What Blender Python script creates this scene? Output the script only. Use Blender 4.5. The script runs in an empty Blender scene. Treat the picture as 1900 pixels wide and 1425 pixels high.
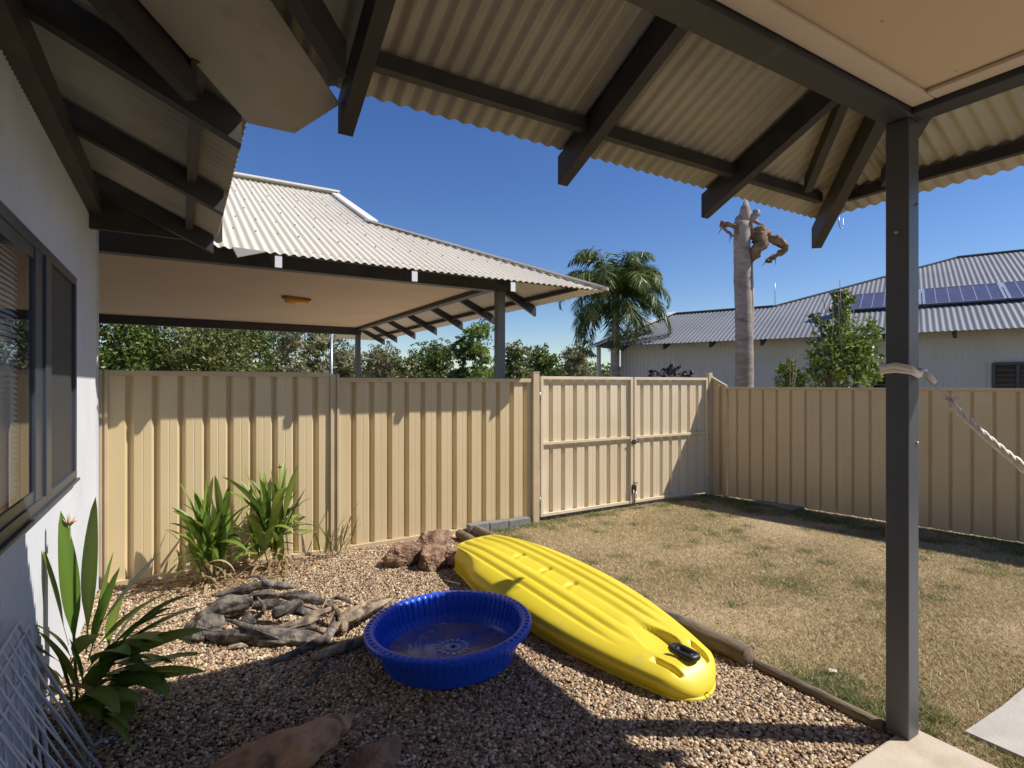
import bpy, math, random
import numpy as np
from mathutils import Vector, Matrix, noise
random.seed(7); rng = np.random.default_rng(7)
C = bpy.context.scene.collection
PI = math.pi; R = math.radians

# ---------------------------------------------------------------- camera, sky, sun, exposure
YAW = R(31.13)
cd = bpy.data.cameras.new('camera'); cam = bpy.data.objects.new('camera', cd); C.objects.link(cam)
cam.location = (0, 0, 1.7); cam.rotation_euler = (R(90), 0, -YAW)
cd.sensor_width = 36; cd.lens = 36*1020/1900; cd.clip_start = .05; cd.clip_end = 3000
bpy.context.scene.camera = cam
SUNV = Vector((.735, -.495, 1.0)).normalized()          # towards the sun
elev = math.asin(SUNV.z)
w = bpy.data.worlds.new('World'); bpy.context.scene.world = w; w.use_nodes = True
nt = w.node_tree; sky = nt.nodes.new('ShaderNodeTexSky'); sky.sky_type = 'NISHITA'; sky.sun_disc = False
sky.sun_elevation = elev; sky.sun_rotation = math.atan2(SUNV.x, SUNV.y)
sky.air_density = 1.0; sky.dust_density = .1; sky.ozone_density = 3.0; sky.altitude = 100
bgn = nt.nodes['Background']; hs = nt.nodes.new('ShaderNodeHueSaturation'); hs.inputs['Saturation'].default_value = 1.24; hs.inputs['Hue'].default_value = .514; nt.links.new(sky.outputs[0], hs.inputs['Color']); nt.links.new(hs.outputs[0], bgn.inputs[0]); bgn.inputs[1].default_value = .10
sd = bpy.data.lights.new('sun', 'SUN'); sun = bpy.data.objects.new('sun', sd); C.objects.link(sun)
sd.energy = 5.0; sd.angle = R(.5); sd.color = (1, .94, .85)
sun.rotation_euler = (-SUNV).to_track_quat('-Z', 'Y').to_euler(); sun.location = (20, -15, 30)
vs = bpy.context.scene.view_settings; vs.view_transform = 'Standard'; vs.look = 'None'; vs.gamma = 1; vs.exposure = .27
bpy.context.scene.render.resolution_x = 1024; bpy.context.scene.render.resolution_y = 768
bpy.context.scene.cycles.max_bounces = 10; bpy.context.scene.cycles.diffuse_bounces = 6

UX, UY = (math.cos(YAW), math.sin(YAW)), (-math.sin(YAW), math.cos(YAW))
def at(px, d, z=0.0):
    """ground position at a bearing and a distance from the terrace corner where the survey was made"""
    r = (px-950)/1020*d
    return Vector((r*math.cos(YAW)+d*math.sin(YAW), -r*math.sin(YAW)+d*math.cos(YAW), z))

# ---------------------------------------------------------------- materials
def new_mat(name):
    m = bpy.data.materials.new(name); m.use_nodes = True
    return m, m.node_tree, m.node_tree.nodes['Principled BSDF']
def pmat(name, c1, c2=None, scale=4, rough=.6, bump=0, bscale=40, metal=0, c3=None, s3=1.2, f3=.5, stretch=None, spec=.5, detail=6):
    m, t, b = new_mat(name); N = t.nodes; L = t.links
    tc = N.new('ShaderNodeTexCoord'); src = tc.outputs['Object']
    if stretch:
        mp = N.new('ShaderNodeMapping'); mp.inputs['Scale'].default_value = stretch; L.new(src, mp.inputs[0]); src = mp.outputs[0]
    b.inputs['Roughness'].default_value = rough; b.inputs['Metallic'].default_value = metal
    b.inputs['Specular IOR Level'].default_value = spec
    if c2 is None: b.inputs['Base Color'].default_value = (*c1, 1)
    else:
        n = N.new('ShaderNodeTexNoise'); n.inputs['Scale'].default_value = scale; n.inputs['Detail'].default_value = detail; L.new(src, n.inputs[0])
        r = N.new('ShaderNodeValToRGB'); r.color_ramp.elements[0].position = .35; r.color_ramp.elements[1].position = .68
        r.color_ramp.elements[0].color = (*c1, 1); r.color_ramp.elements[1].color = (*c2, 1); L.new(n.outputs[0], r.inputs[0])
        out = r.outputs[0]
        if c3:
            n3 = N.new('ShaderNodeTexNoise'); n3.inputs['Scale'].default_value = s3; n3.inputs['Detail'].default_value = 8; L.new(src, n3.inputs[0])
            r3 = N.new('ShaderNodeValToRGB'); r3.color_ramp.elements[0].position = f3; r3.color_ramp.elements[1].position = f3+.14
            r3.color_ramp.elements[0].color = (0,0,0,1); r3.color_ramp.elements[1].color = (1,1,1,1); L.new(n3.outputs[0], r3.inputs[0])
            mx = N.new('ShaderNodeMix'); mx.data_type = 'RGBA'; L.new(r3.outputs[0], mx.inputs['Factor']); L.new(out, mx.inputs['A']); mx.inputs['B'].default_value = (*c3, 1)
            out = mx.outputs['Result']
        L.new(out, b.inputs['Base Color'])
    if bump:
        nb = N.new('ShaderNodeTexNoise'); nb.inputs['Scale'].default_value = bscale; nb.inputs['Detail'].default_value = 8; L.new(src, nb.inputs[0])
        bp = N.new('ShaderNodeBump'); bp.inputs['Strength'].default_value = bump; bp.inputs['Distance'].default_value = .01
        L.new(nb.outputs[0], bp.inputs['Height']); L.new(bp.outputs[0], b.inputs['Normal'])
    return m
def tintmat(name, stops, rough=.6, trans=0, spec=.4, bump=0, bscale=80):
    """colour picked by a per-piece attribute"""
    m, t, b = new_mat(name); N = t.nodes; L = t.links
    a = N.new('ShaderNodeAttribute'); a.attribute_name = 'tint'
    r = N.new('ShaderNodeValToRGB'); el = r.color_ramp.elements
    while len(el) < len(stops): el.new(.5)
    for i, (p, c) in enumerate(stops): el[i].position = p; el[i].color = (*c, 1)
    L.new(a.outputs['Fac'], r.inputs[0]); L.new(r.outputs[0], b.inputs['Base Color'])
    b.inputs['Roughness'].default_value = rough; b.inputs['Specular IOR Level'].default_value = spec
    if bump:
        tc = N.new('ShaderNodeTexCoord'); nb = N.new('ShaderNodeTexNoise'); nb.inputs['Scale'].default_value = bscale; L.new(tc.outputs['Object'], nb.inputs[0])
        bp = N.new('ShaderNodeBump'); bp.inputs['Strength'].default_value = bump; bp.inputs['Distance'].default_value = .004
        L.new(nb.outputs[0], bp.inputs['Height']); L.new(bp.outputs[0], b.inputs['Normal'])
    if trans:
        tr = N.new('ShaderNodeBsdfTranslucent'); L.new(r.outputs[0], tr.inputs[0]); mx = N.new('ShaderNodeMixShader'); mx.inputs[0].default_value = trans
        L.new(b.outputs[0], mx.inputs[1]); L.new(tr.outputs[0], mx.inputs[2]); L.new(mx.outputs[0], N['Material Output'].inputs[0])
    return m
def glassmat(name, tint=(.9,.95,1), base=.04, ior=1.5):
    m, t, b = new_mat(name); N = t.nodes; L = t.links
    fr = N.new('ShaderNodeFresnel'); fr.inputs[0].default_value = ior
    ad = N.new('ShaderNodeMath'); ad.operation = 'ADD'; ad.use_clamp = True; ad.inputs[1].default_value = base; L.new(fr.outputs[0], ad.inputs[0])
    tr = N.new('ShaderNodeBsdfTransparent'); tr.inputs[0].default_value = (*tint, 1)
    gl = N.new('ShaderNodeBsdfGlossy'); gl.inputs['Roughness'].default_value = .01
    mx = N.new('ShaderNodeMixShader'); L.new(ad.outputs[0], mx.inputs[0]); L.new(tr.outputs[0], mx.inputs[1]); L.new(gl.outputs[0], mx.inputs[2])
    L.new(mx.outputs[0], N['Material Output'].inputs[0])
    return m

M = {}
M['fence'] = pmat('cream_steel', (.60,.475,.275), (.66,.535,.325), 1.6, .42, .05, 6, c3=(.64,.53,.35), s3=1.5, f3=.60, stretch=(1,1,.4))
M['gate'] = pmat('pale_cream_gate', (.66,.55,.37), (.73,.62,.44), 1.8, .42, .05, 6, c3=(.76,.67,.50), s3=1.7, f3=.58, stretch=(1,1,.4))
M['fence_trim'] = pmat('cream_trim', (.52,.41,.26), (.57,.46,.30), 5, .45)
M['dark'] = pmat('charcoal_paint', (.030,.029,.030), (.042,.040,.040), 3, .5, .05, 30, c3=(.075,.068,.06), s3=5, f3=.62)
M['post'] = pmat('charcoal_post', (.058,.063,.072), (.07,.075,.083), 3, .42, .03, 30, c3=(.12,.115,.11), s3=7, f3=.66, spec=1.0)
M['timber'] = pmat('stained_timber', (.032,.027,.024), (.055,.043,.035), 6, .65, .15, 25, stretch=(1,1,1))
M['wall'] = pmat('white_steel', (.56,.58,.62), (.62,.63,.66), 2, .45, c3=(.53,.54,.57), s3=2.5, f3=.6)
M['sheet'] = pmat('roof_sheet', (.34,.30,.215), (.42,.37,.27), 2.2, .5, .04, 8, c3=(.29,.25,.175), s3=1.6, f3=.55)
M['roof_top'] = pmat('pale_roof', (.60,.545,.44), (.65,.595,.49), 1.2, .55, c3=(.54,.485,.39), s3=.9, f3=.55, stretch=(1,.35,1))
M['screw'] = pmat('screw', (.22,.19,.16), rough=.5, metal=.4)
M['cap'] = pmat('ridge_cap', (.72,.70,.66), (.78,.76,.72), 3, .5)
M['soffit'] = pmat('soffit_sheet', (.57,.43,.275), (.61,.465,.305), .8, .7, .02, 10, c3=(.55,.41,.26), s3=1.7, f3=.55)
M['cornice'] = pmat('cornice', (.58,.47,.36), (.62,.51,.40), 3, .6)
M['tray'] = pmat('valley_tray', (.36,.32,.24), (.42,.38,.29), 3, .5, c3=(.28,.24,.18), s3=5, f3=.6)
M['white'] = pmat('white_paint', (.72,.72,.72), (.78,.78,.78), 8, .4)
M['airer'] = pmat('coated_wire', (.55,.56,.62), (.62,.63,.69), 8, .35)
M['frame'] = pmat('window_frame', (.04,.05,.068), (.05,.06,.08), 4, .35)
M['screenmesh'] = pmat('fly_screen', (.035,.036,.04), (.05,.05,.055), 300, .6)
M['glass'] = glassmat('window_glass')
M['blind'] = pmat('blind_slat', (.82,.80,.74), rough=.5)
M['room'] = pmat('room_dark', (.10,.085,.07), rough=.9)
M['nroof'] = pmat('grey_roof', (.17,.175,.185), (.20,.205,.215), .6, .5, c3=(.155,.16,.165), s3=.7, f3=.55)
M['nwall'] = pmat('neighbour_wall', (.55,.53,.49), (.60,.58,.54), 1, .6)
M['concrete'] = pmat('concrete', (.50,.42,.33), (.56,.48,.39), 7, .85, .2, 60, c3=(.43,.35,.27), s3=4, f3=.55)
M['path'] = pmat('path_concrete', (.42,.40,.36), (.50,.48,.44), 6, .85, .25, 60, c3=(.35,.32,.27), s3=3, f3=.52)
M['block'] = pmat('grey_block', (.17,.17,.165), (.24,.235,.22), 18, .9, .3, 80)
M['dirt'] = pmat('dirt', (.15,.10,.065), (.21,.145,.095), 9, .95, .4, 60)
M['soil'] = pmat('gravel_bed', (.10,.07,.05), (.15,.105,.075), 30, .95, .6, 90)
M['outer'] = pmat('outer_ground', (.20,.15,.09), (.14,.14,.06), .4, .95, .3, 20)
M['lawnbase'] = pmat('lawn_base', (.36,.27,.155), (.46,.35,.21), 14, .95, .6, 120, c3=(.33,.225,.14), s3=1.6, f3=.55)
M['rubber'] = pmat('black_rubber', (.015,.015,.018), (.03,.03,.033), 20, .45)
M['rope'] = pmat('rope', (.80,.77,.70), (.88,.85,.78), 60, .85, .4, 200)
M['driftwood'] = pmat('driftwood', (.055,.046,.04), (.27,.235,.195), 17, .9, 1.0, 60, c3=(.03,.024,.02), s3=9, f3=.52, detail=12)
M['tanwood'] = pmat('tan_wood', (.13,.09,.06), (.46,.36,.25), 16, .9, 1.0, 60, c3=(.07,.05,.035), s3=7, f3=.56, detail=12)
M['redwood'] = pmat('red_wood', (.24,.125,.075), (.42,.25,.155), 7, .9, .9, 22, c3=(.12,.06,.04), s3=5, f3=.56)
M['log'] = pmat('treated_log', (.15,.115,.075), (.25,.195,.13), 9, .9, .8, 40, c3=(.09,.068,.045), s3=6, f3=.57, stretch=(3,.5,3))
M['logend'] = pmat('log_end', (.12,.08,.06), (.24,.17,.12), 20, .95, .8, 50)
M['rock'] = pmat('red_rock', (.13,.07,.045), (.44,.29,.19), 9, .9, 1.0, 45, c3=(.075,.035,.03), s3=6, f3=.54, detail=12)
M['paverock'] = pmat('pale_stone', (.50,.45,.38), (.62,.57,.5), 9, .9, .6, 30)
M['bark'] = pmat('bark', (.16,.12,.09), (.26,.21,.16), 8, .95, .8, 14, stretch=(1,1,.3))
M['dead'] = pmat('dead_bark', (.27,.215,.18), (.38,.32,.28), 5, .9, .5, 20, c3=(.20,.15,.125), s3=2, f3=.56, stretch=(1,1,3))
M['deadend'] = pmat('split_wood', (.30,.18,.10), (.10,.07,.05), 8, .9, .6, 20)
M['leaf_d'] = tintmat('leaf_dark', [(0,(.025,.05,.008)),(.5,(.08,.125,.018)),(1,(.21,.25,.05))], .5, .25)
M['leaf_o'] = tintmat('leaf_olive', [(0,(.06,.075,.018)),(.5,(.15,.17,.045)),(1,(.29,.29,.10))], .55, .25)
M['leaf_y'] = tintmat('leaf_bright', [(0,(.07,.12,.014)),(.5,(.18,.26,.04)),(1,(.36,.44,.10))], .45, .35)
M['leaf_g'] = tintmat('leaf_grey', [(0,(.10,.10,.04)),(.5,(.22,.21,.10)),(1,(.38,.35,.20))], .6, .2)
M['palm'] = tintmat('palm_leaf', [(0,(.03,.06,.012)),(.5,(.10,.145,.03)),(1,(.26,.28,.09))], .42, .3)
M['strap'] = tintmat('strap_leaf', [(0,(.05,.11,.02)),(.5,(.13,.22,.035)),(.75,(.26,.33,.06)),(1,(.50,.42,.16))], .38, .3)
M['dry'] = tintmat('dry_leaf', [(0,(.20,.12,.06)),(.5,(.34,.24,.12)),(1,(.48,.36,.2))], .8, .2)
M['flower'] = pmat('orange_flower', (.42,.24,.12), (.5,.32,.18), 30, .5)
M['grass'] = tintmat('grass_blade', [(0,(.09,.16,.03)),(.26,(.22,.26,.08)),(.42,(.40,.31,.17)),(.6,(.48,.37,.215)),(.8,(.64,.53,.31)),(1,(.80,.70,.47))], .7, .3)
M['pebble'] = tintmat('pebbles', [(0,(.10,.07,.055)),(.18,(.26,.155,.09)),(.36,(.40,.26,.145)),(.52,(.26,.21,.165)),(.72,(.52,.375,.22)),(.92,(.60,.49,.34)),(1,(.76,.68,.54))], .6, 0, .35, .25, 120)
M['panel'] = pmat('solar_cell', (.075,.07,.12), (.09,.085,.14), 3, .3)
M['alu'] = pmat('aluminium', (.6,.6,.62), rough=.35, metal=.7)
M['amber'] = pmat('amber_lens', (.75,.38,.03), (.8,.5,.05), 10, .25)
M['shade'] = pmat('lamp_body', (.28,.10,.04), rough=.5)
M['steel'] = pmat('galvanised', (.35,.36,.37), rough=.4, metal=.6)

# ---------------------------------------------------------------- object helpers
def tag(o, label=None, cat=None, group=None, kind=None):
    if label: o['label'] = label
    if cat: o['category'] = cat
    if group: o['group'] = group
    if kind: o['kind'] = kind
    return o
def thing(name, label, cat, loc=(0,0,0), group=None):
    o = bpy.data.objects.new(name, None); C.objects.link(o); o.location = loc; o.empty_display_size = .2
    return tag(o, label, cat, group)
class MB:
    def __init__(s, loc=(0,0,0)): s.v = []; s.f = []; s.o = Vector(loc); s.sm = []
    def add(s, vs, fs, smooth=False):
        n = len(s.v); s.v += [Vector(v) for v in vs]; s.f += [tuple(i+n for i in f) for f in fs]; s.sm += [smooth]*len(fs); return s
    def box(s, x0, x1, y0, y1, z0, z1):
        return s.add([(x0,y0,z0),(x1,y0,z0),(x1,y1,z0),(x0,y1,z0),(x0,y0,z1),(x1,y0,z1),(x1,y1,z1),(x0,y1,z1)],
                     [(0,3,2,1),(4,5,6,7),(0,1,5,4),(1,2,6,5),(2,3,7,6),(3,0,4,7)])
    def bar(s, p, q, wd, ht, up=(0,0,1)):
        """box from p to q: p, q on the centre line, wd sideways, ht along up-ish"""
        p = Vector(p); q = Vector(q); d = (q-p).normalized(); up = Vector(up); sd_ = d.cross(up).normalized(); u = sd_.cross(d).normalized()
        a = sd_*wd/2; b = u*ht/2
        return s.add([p-a-b, p+a-b, p+a+b, p-a+b, q-a-b, q+a-b, q+a+b, q-a+b],
                     [(0,1,2,3),(4,7,6,5),(0,4,5,1),(1,5,6,2),(2,6,7,3),(3,7,4,0)])
    def vbar(s, p, q, wd, ht):
        """like bar but with plumb-cut ends: ht is measured vertically, p and q on the top edge"""
        p = Vector(p); q = Vector(q); d = (q-p); sd_ = Vector((d.y,-d.x,0)).normalized()*wd/2; h = Vector((0,0,-ht))
        return s.add([p-sd_+h, p+sd_+h, p+sd_, p-sd_, q-sd_+h, q+sd_+h, q+sd_, q-sd_],
                     [(0,1,2,3),(4,7,6,5),(0,4,5,1),(1,5,6,2),(2,6,7,3),(3,7,4,0)])
    def tube(s, pts, rad, n=8, wob=0, seed=0, cap=True, flat=1.0):
        pts = [Vector(p) for p in pts]; m = len(pts)
        if not hasattr(rad, '__len__'): rad = [rad]*m
        vs = []; prev = None
        for i, p in enumerate(pts):
            d = (pts[min(i+1,m-1)]-pts[max(i-1,0)]).normalized()
            if prev is None:
                a = d.cross(Vector((0,0,1)));  a = a if a.length > .05 else d.cross(Vector((1,0,0)))
                a.normalize()
            else: a = (prev - d*prev.dot(d)).normalized()
            prev = a; b = d.cross(a)
            for k in range(n):
                t = 2*PI*k/n; r = rad[i]
                off = a*math.cos(t)*r + b*math.sin(t)*r*flat
                if wob: off *= 1 + wob*(noise.noise(Vector((math.cos(t)*1.7+seed*3.1, math.sin(t)*1.7, i*.55+seed))) + .5*noise.noise(Vector((math.cos(t)*4+seed, math.sin(t)*4+7, i*1.3))))
                vs.append(p+off)
        fs = [(i*n+k, i*n+(k+1)%n, (i+1)*n+(k+1)%n, (i+1)*n+k) for i in range(m-1) for k in range(n)]
        if cap: fs += [tuple(reversed(range(n))), tuple(range((m-1)*n, m*n))]
        return s.add(vs, fs, True)
    def build(s, name, mt, parent=None, bev=0, auto=None):
        me = bpy.data.meshes.new(name); me.from_pydata([v - s.o for v in s.v], [], s.f); me.update()
        me.polygons.foreach_set('use_smooth', s.sm if len(s.sm) == len(me.polygons) else [False]*len(me.polygons))
        o = bpy.data.objects.new(name, me); C.objects.link(o); o.location = s.o; me.materials.append(mt)
        if parent:
            o.parent = parent; o.location = s.o - world_loc(parent)
        if bev:
            b = o.modifiers.new('b', 'BEVEL'); b.width = bev; b.segments = 2; b.limit_method = 'ANGLE'; b.angle_limit = R(40)
        return o
def world_loc(o):
    v = Vector(o.location)
    while o.parent: o = o.parent; v += Vector(o.location)
    return v
def npmesh(name, V, F, mt, parent=None, tint=None, smooth=True, loc=(0,0,0)):
    V = np.asarray(V, dtype=np.float32) - np.array(loc, dtype=np.float32); F = np.asarray(F, dtype=np.int32); k = F.shape[1]
    me = bpy.data.meshes.new(name); me.vertices.add(len(V)); me.vertices.foreach_set('co', V.ravel())
    me.loops.add(F.size); me.loops.foreach_set('vertex_index', F.ravel()); me.polygons.add(len(F))
    me.polygons.foreach_set('loop_start', np.arange(0, F.size, k, dtype=np.int32)); me.polygons.foreach_set('loop_total', np.full(len(F), k, dtype=np.int32))
    me.polygons.foreach_set('use_smooth', np.full(len(F), smooth)); me.update(calc_edges=True); me.validate()
    if tint is not None:
        a = me.attributes.new('tint', 'FLOAT', 'POINT'); a.data.foreach_set('value', np.asarray(tint, dtype=np.float32))
    o = bpy.data.objects.new(name, me); C.objects.link(o); o.location = loc; me.materials.append(mt)
    if parent: o.parent = parent; o.location = Vector(loc) - world_loc(parent)
    return o

def corr(name, O, S, U, s0, s1, lo, hi, mt, parent, pitch=.076, amp=.009, th=.003, n=8):
    """corrugated sheet; O origin, S along the eave, U up the slope per metre of plan"""
    O = np.array(O, float); S = np.array(S, float); U = np.array(U, float)
    Nn = np.cross(S, U); Nn /= np.linalg.norm(Nn)
    if Nn[2] < 0: Nn = -Nn
    cols = []
    for i in range(int((s1-s0)/pitch*n)+1):
        s = s0 + i*pitch/n; a, b = lo(s), hi(s)
        if b - a < .004: b = a + .004
        cols.append((s, a, b))
    V = []; off = amp*.0
    for s, a, b in cols:
        h = Nn*(amp*math.cos(2*PI*s/pitch))
        pa = O+S*s+U*a+h; pb = O+S*s+U*b+h; V += [pa, pb, pa-Nn*th, pb-Nn*th]
    F = []
    for i in range(len(cols)-1):
        a = i*4; b = a+4
        F += [(a,b,b+1,a+1), (a+2,a+3,b+3,b+2), (a,a+2,b+2,b), (a+1,b+1,b+3,a+3)]
    return npmesh(name, V, F, mt, parent, smooth=False)

def groove_profile(L, pitch=.19, gw=.066, gd=.038):
    pts = [(0, 0)]; s = pitch*.6
    while s + gw < L - .02:
        pts += [(s, 0), (s+gw*.34, gd), (s+gw*.52, gd), (s+gw, 0)]
        if s + pitch*.5 < L - .03:                         # shallow pressing lines in the pan
            m = s + gw + (pitch-gw)*.5
            pts += [(m-.007, 0), (m-.002, .0018), (m+.002, .0018), (m+.007, 0)]
        s += pitch
    pts.append((L, 0)); return pts
def steel_panel(name, p0, p1, z0, z1, mt, parent, z1b=None, pitch=.19, side=1, off=0, gw=.066):
    p0 = Vector((*p0, 0)); p1 = Vector((*p1, 0)); d = (p1-p0); L = d.length; d.normalize(); nrm = Vector((-d.y, d.x, 0))*side   # nrm points away from the yard
    z1b = z1 if z1b is None else z1b
    pr = [(a, b) for a, b in groove_profile(L, pitch, gw, gw*.68) if a <= L]; V = []; F = []
    NZ_ = 9
    for a, b in pr:
        for k in (0, .003):
            for r_ in range(NZ_+1):
                zt = z1+(z1b-z1)*a/L; zz = z0+(zt-z0)*r_/NZ_; wv = .0035*noise.noise(Vector((p0.x*3+a*1.6, p0.y+k*0, zz*1.4)))+.0012*noise.noise(Vector((p0.x*3+a*9, p0.y, zz*5)))
                q = p0 + d*a + nrm*(b+off+k+(wv if 0 < r_ < NZ_ else 0)); V.append((q.x, q.y, zz))
    m_ = NZ_+1
    for i in range(len(pr)-1):
        for h in (0, m_):
            for r_ in range(NZ_):
                a = i*2*m_+h+r_; b = a+2*m_; F.append((a,b,b+1,a+1))
    return npmesh(name, V, F, mt, parent, smooth=False)

# ---------------------------------------------------------------- ground
def sheet(name, x0, x1, y0, y1, z, mt, nx=1, ny=1, amp=0, sc=1.0, kind='structure'):
    V = []; 
    for j in range(ny+1):
        for i in range(nx+1):
            x = x0+(x1-x0)*i/nx; y = y0+(y1-y0)*j/ny
            V.append((x, y, z + (amp*noise.noise(Vector((x*sc, y*sc, 3))) if amp else 0)))
    F = [(j*(nx+1)+i, j*(nx+1)+i+1, (j+1)*(nx+1)+i+1, (j+1)*(nx+1)+i) for j in range(ny) for i in range(nx)]
    return tag(npmesh(name, V, F, mt, smooth=True), kind=kind)
sheet('ground', -900, 900, -900, 900, -.06, M['outer'])
sheet('gravel_bed', -.58, 2.97, -2, 5.70, -.004, M['soil'], 60, 60, .015, 1.2)
sheet('lawn', 2.97, 8.4, -6, 5.85, -.008, M['lawnbase'], 90, 90, .018, .9)
mb = MB(); mb.box(-.58, 3.06, -6, 1.30, -.2, .03); tag(mb.build('patio_slab', M['concrete'], bev=.012), kind='structure')
mb = MB(); n = 14
edge = [(3.27+.03*noise.noise(Vector((i*.7,0,0))) , 1.15) if i == 0 else (3.27+i*.42, 1.14+.03*noise.noise(Vector((i*.9,2,0)))) for i in range(n)]
top = [(x, y, .012) for x, y in edge] + [(edge[-1][0], -6, .012), (3.29, -6, .012)]
k = len(top); mb.add(top + [(x,y,-.15) for x,y,_ in top], [tuple(range(k-1,-1,-1))] + [(i,(i+1)%k,(i+1)%k+k,i+k) for i in range(k)])
tag(mb.build('path', M['path']), kind='structure')
sheet('driveway', -6, 6.9, 5.9, 16, -.02, M['concrete'])

# pebbles: one heap nobody could count
def ico(level):
    import bmesh
    b = bmesh.new(); bmesh.ops.create_icosphere(b, subdivisions=level, radius=1); V = np.array([v.co[:] for v in b.verts]); F = np.array([[v.index for v in f.verts] for f in b.faces]); b.free(); return V, F
def scatter_stones(name, n, x0, x1, y0, y1, rmin, rmax, lvl, keep, mt):
    BV, BF = ico(lvl); P = np.stack([rng.uniform(x0,x1,n), rng.uniform(y0,y1,n)], 1)
    P = P[np.array([keep(x, y) for x, y in P])]; n = len(P)
    r = rng.uniform(0,1,n)**1.8*(rmax-rmin)+rmin
    sc = np.stack([r*rng.uniform(.9,1.5,n), r*rng.uniform(.75,1.05,n), r*rng.uniform(.5,.8,n)], 1)
    ang = rng.uniform(0,2*PI,n); tl = rng.uniform(-.5,.5,n)
    V = BV[None]*sc[:,None,:]
    V = V*(1+.18*rng.standard_normal((n,len(BV),1))*.5)
    c, s = np.cos(tl)[:,None], np.sin(tl)[:,None]; X, Y, Z = V[...,0]*c - V[...,2]*s, V[...,1], V[...,0]*s+V[...,2]*c
    c, s = np.cos(ang)[:,None], np.sin(ang)[:,None]; X, Y = X*c-Y*s, X*s+Y*c
    zz = np.array([.014*noise.noise(Vector((x*1.2, y*1.2, 3))) for x, y in P]) + sc[:,2]*.55 + rng.uniform(0,.008,n)
    V = np.stack([X+P[:,0:1], Y+P[:,1:2], Z+zz[:,None]], 2).reshape(-1,3)
    F = (BF[None]+(np.arange(n)*len(BV))[:,None,None]).reshape(-1,3)
    tint = np.repeat(rng.uniform(0,1,n), len(BV))
    return npmesh(name, V, F, mt, tint=tint)
POOL = (1.44, 3.13)
def keep(x, y):
    if y < 1.32 and x < 3.06: return False
    if (x-POOL[0])**2+(y-POOL[1])**2 < .37**2: return False
    if x > 2.93 - .02*noise.noise(Vector((0,y*3,0))): return False
    return True
g1 = scatter_stones('pebble_near', 64000, -.58, 2.97, 1.3, 2.85, .0040, .0115, 2, keep, M['pebble'])
g2 = scatter_stones('pebble_far', 105000, -.58, 2.97, 2.80, 5.66, .0045, .0125, 1, keep, M['pebble'])
V1 = np.empty(len(g1.data.vertices)*3, dtype=np.float32)
# join far and near into one gravel object
def join_np(objs, name, mt):
    Vs=[];Fs=[];Ts=[];n0=0
    for o in objs:
        me=o.data; v=np.empty(len(me.vertices)*3,dtype=np.float32); me.vertices.foreach_get('co',v); v=v.reshape(-1,3)
        f=np.empty(len(me.loops),dtype=np.int32); me.loops.foreach_get('vertex_index',f); f=f.reshape(-1,3)
        t=np.empty(len(v),dtype=np.float32); me.attributes['tint'].data.foreach_get('value',t)
        Vs.append(v);Fs.append(f+n0);Ts.append(t);n0+=len(v); bpy.data.objects.remove(o); bpy.data.meshes.remove(me)
    return npmesh(name,np.concatenate(Vs),np.concatenate(Fs),mt,tint=np.concatenate(Ts))
tag(join_np([g1,g2],'pebbles',M['pebble']), kind='stuff', label='brown and cream river pebbles covering the garden bed', cat='pebbles')

# grass blades
def patch(x, y): return noise.noise(Vector((x*.75, y*.75, 11)))+.55*noise.noise(Vector((x*2.4, y*2.4, 5)))
def grass(name, n, region, hmin, hmax, green_bias=0, wd=.0022):
    P = region(n); n = len(P)
    h = rng.uniform(hmin, hmax, n); a = rng.uniform(0, 2*PI, n); lean = rng.uniform(.5, 2.6, n)*h; la = rng.uniform(0,2*PI,n)
    g = np.array([patch(x, y) for x, y in P])
    fence = np.array([max(0, 1-abs((6.98+(5.5-y)*.2)-x)/1.1)*1.0 + max(0,1-abs(5.68-y)/.35)*.7 for x, y in P])
    bare = (g < -.28) & (rng.uniform(0,1,n) < .3)
    t = .68 - .50*np.clip((g+green_bias+fence*.55-.22)*2.0, 0, 1) + rng.normal(0,.24,n)
    keepm = ~bare; P=P[keepm];h=h[keepm];a=a[keepm];lean=lean[keepm];la=la[keepm];t=np.clip(t[keepm],0,1); n=len(P)
    w_ = wd*rng.uniform(.7,1.5,n)*(1+.25*np.hypot(P[:,0],P[:,1])/3)
    V = np.zeros((n,3,3)); V[:,0,0]=P[:,0]-w_*np.cos(a);V[:,0,1]=P[:,1]-w_*np.sin(a);V[:,1,0]=P[:,0]+w_*np.cos(a);V[:,1,1]=P[:,1]+w_*np.sin(a)
    V[:,0:2,2]=-.012; V[:,2,0]=P[:,0]+lean*np.cos(la);V[:,2,1]=P[:,1]+lean*np.sin(la);V[:,2,2]=h-.006
    return npmesh(name, V.reshape(-1,3), np.arange(3*n).reshape(-1,3), M['grass'], tint=np.repeat(t,3))
def reg_lawn(n):
    d = rng.uniform(0,1,n)**1.3; x = rng.uniform(2.99,8.0,n); y = .9+d*4.85
    k = (x < 7.05+(5.5-y)*.2) & ~((y < 1.15) & (x > 3.25)) & ~((y<1.32)&(x<3.08))
    return np.stack([x,y],1)[k]
tag(grass('grass', 430000, reg_lawn, .006, .026), kind='stuff', label='dry mown lawn grass with green patches', cat='grass')

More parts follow.
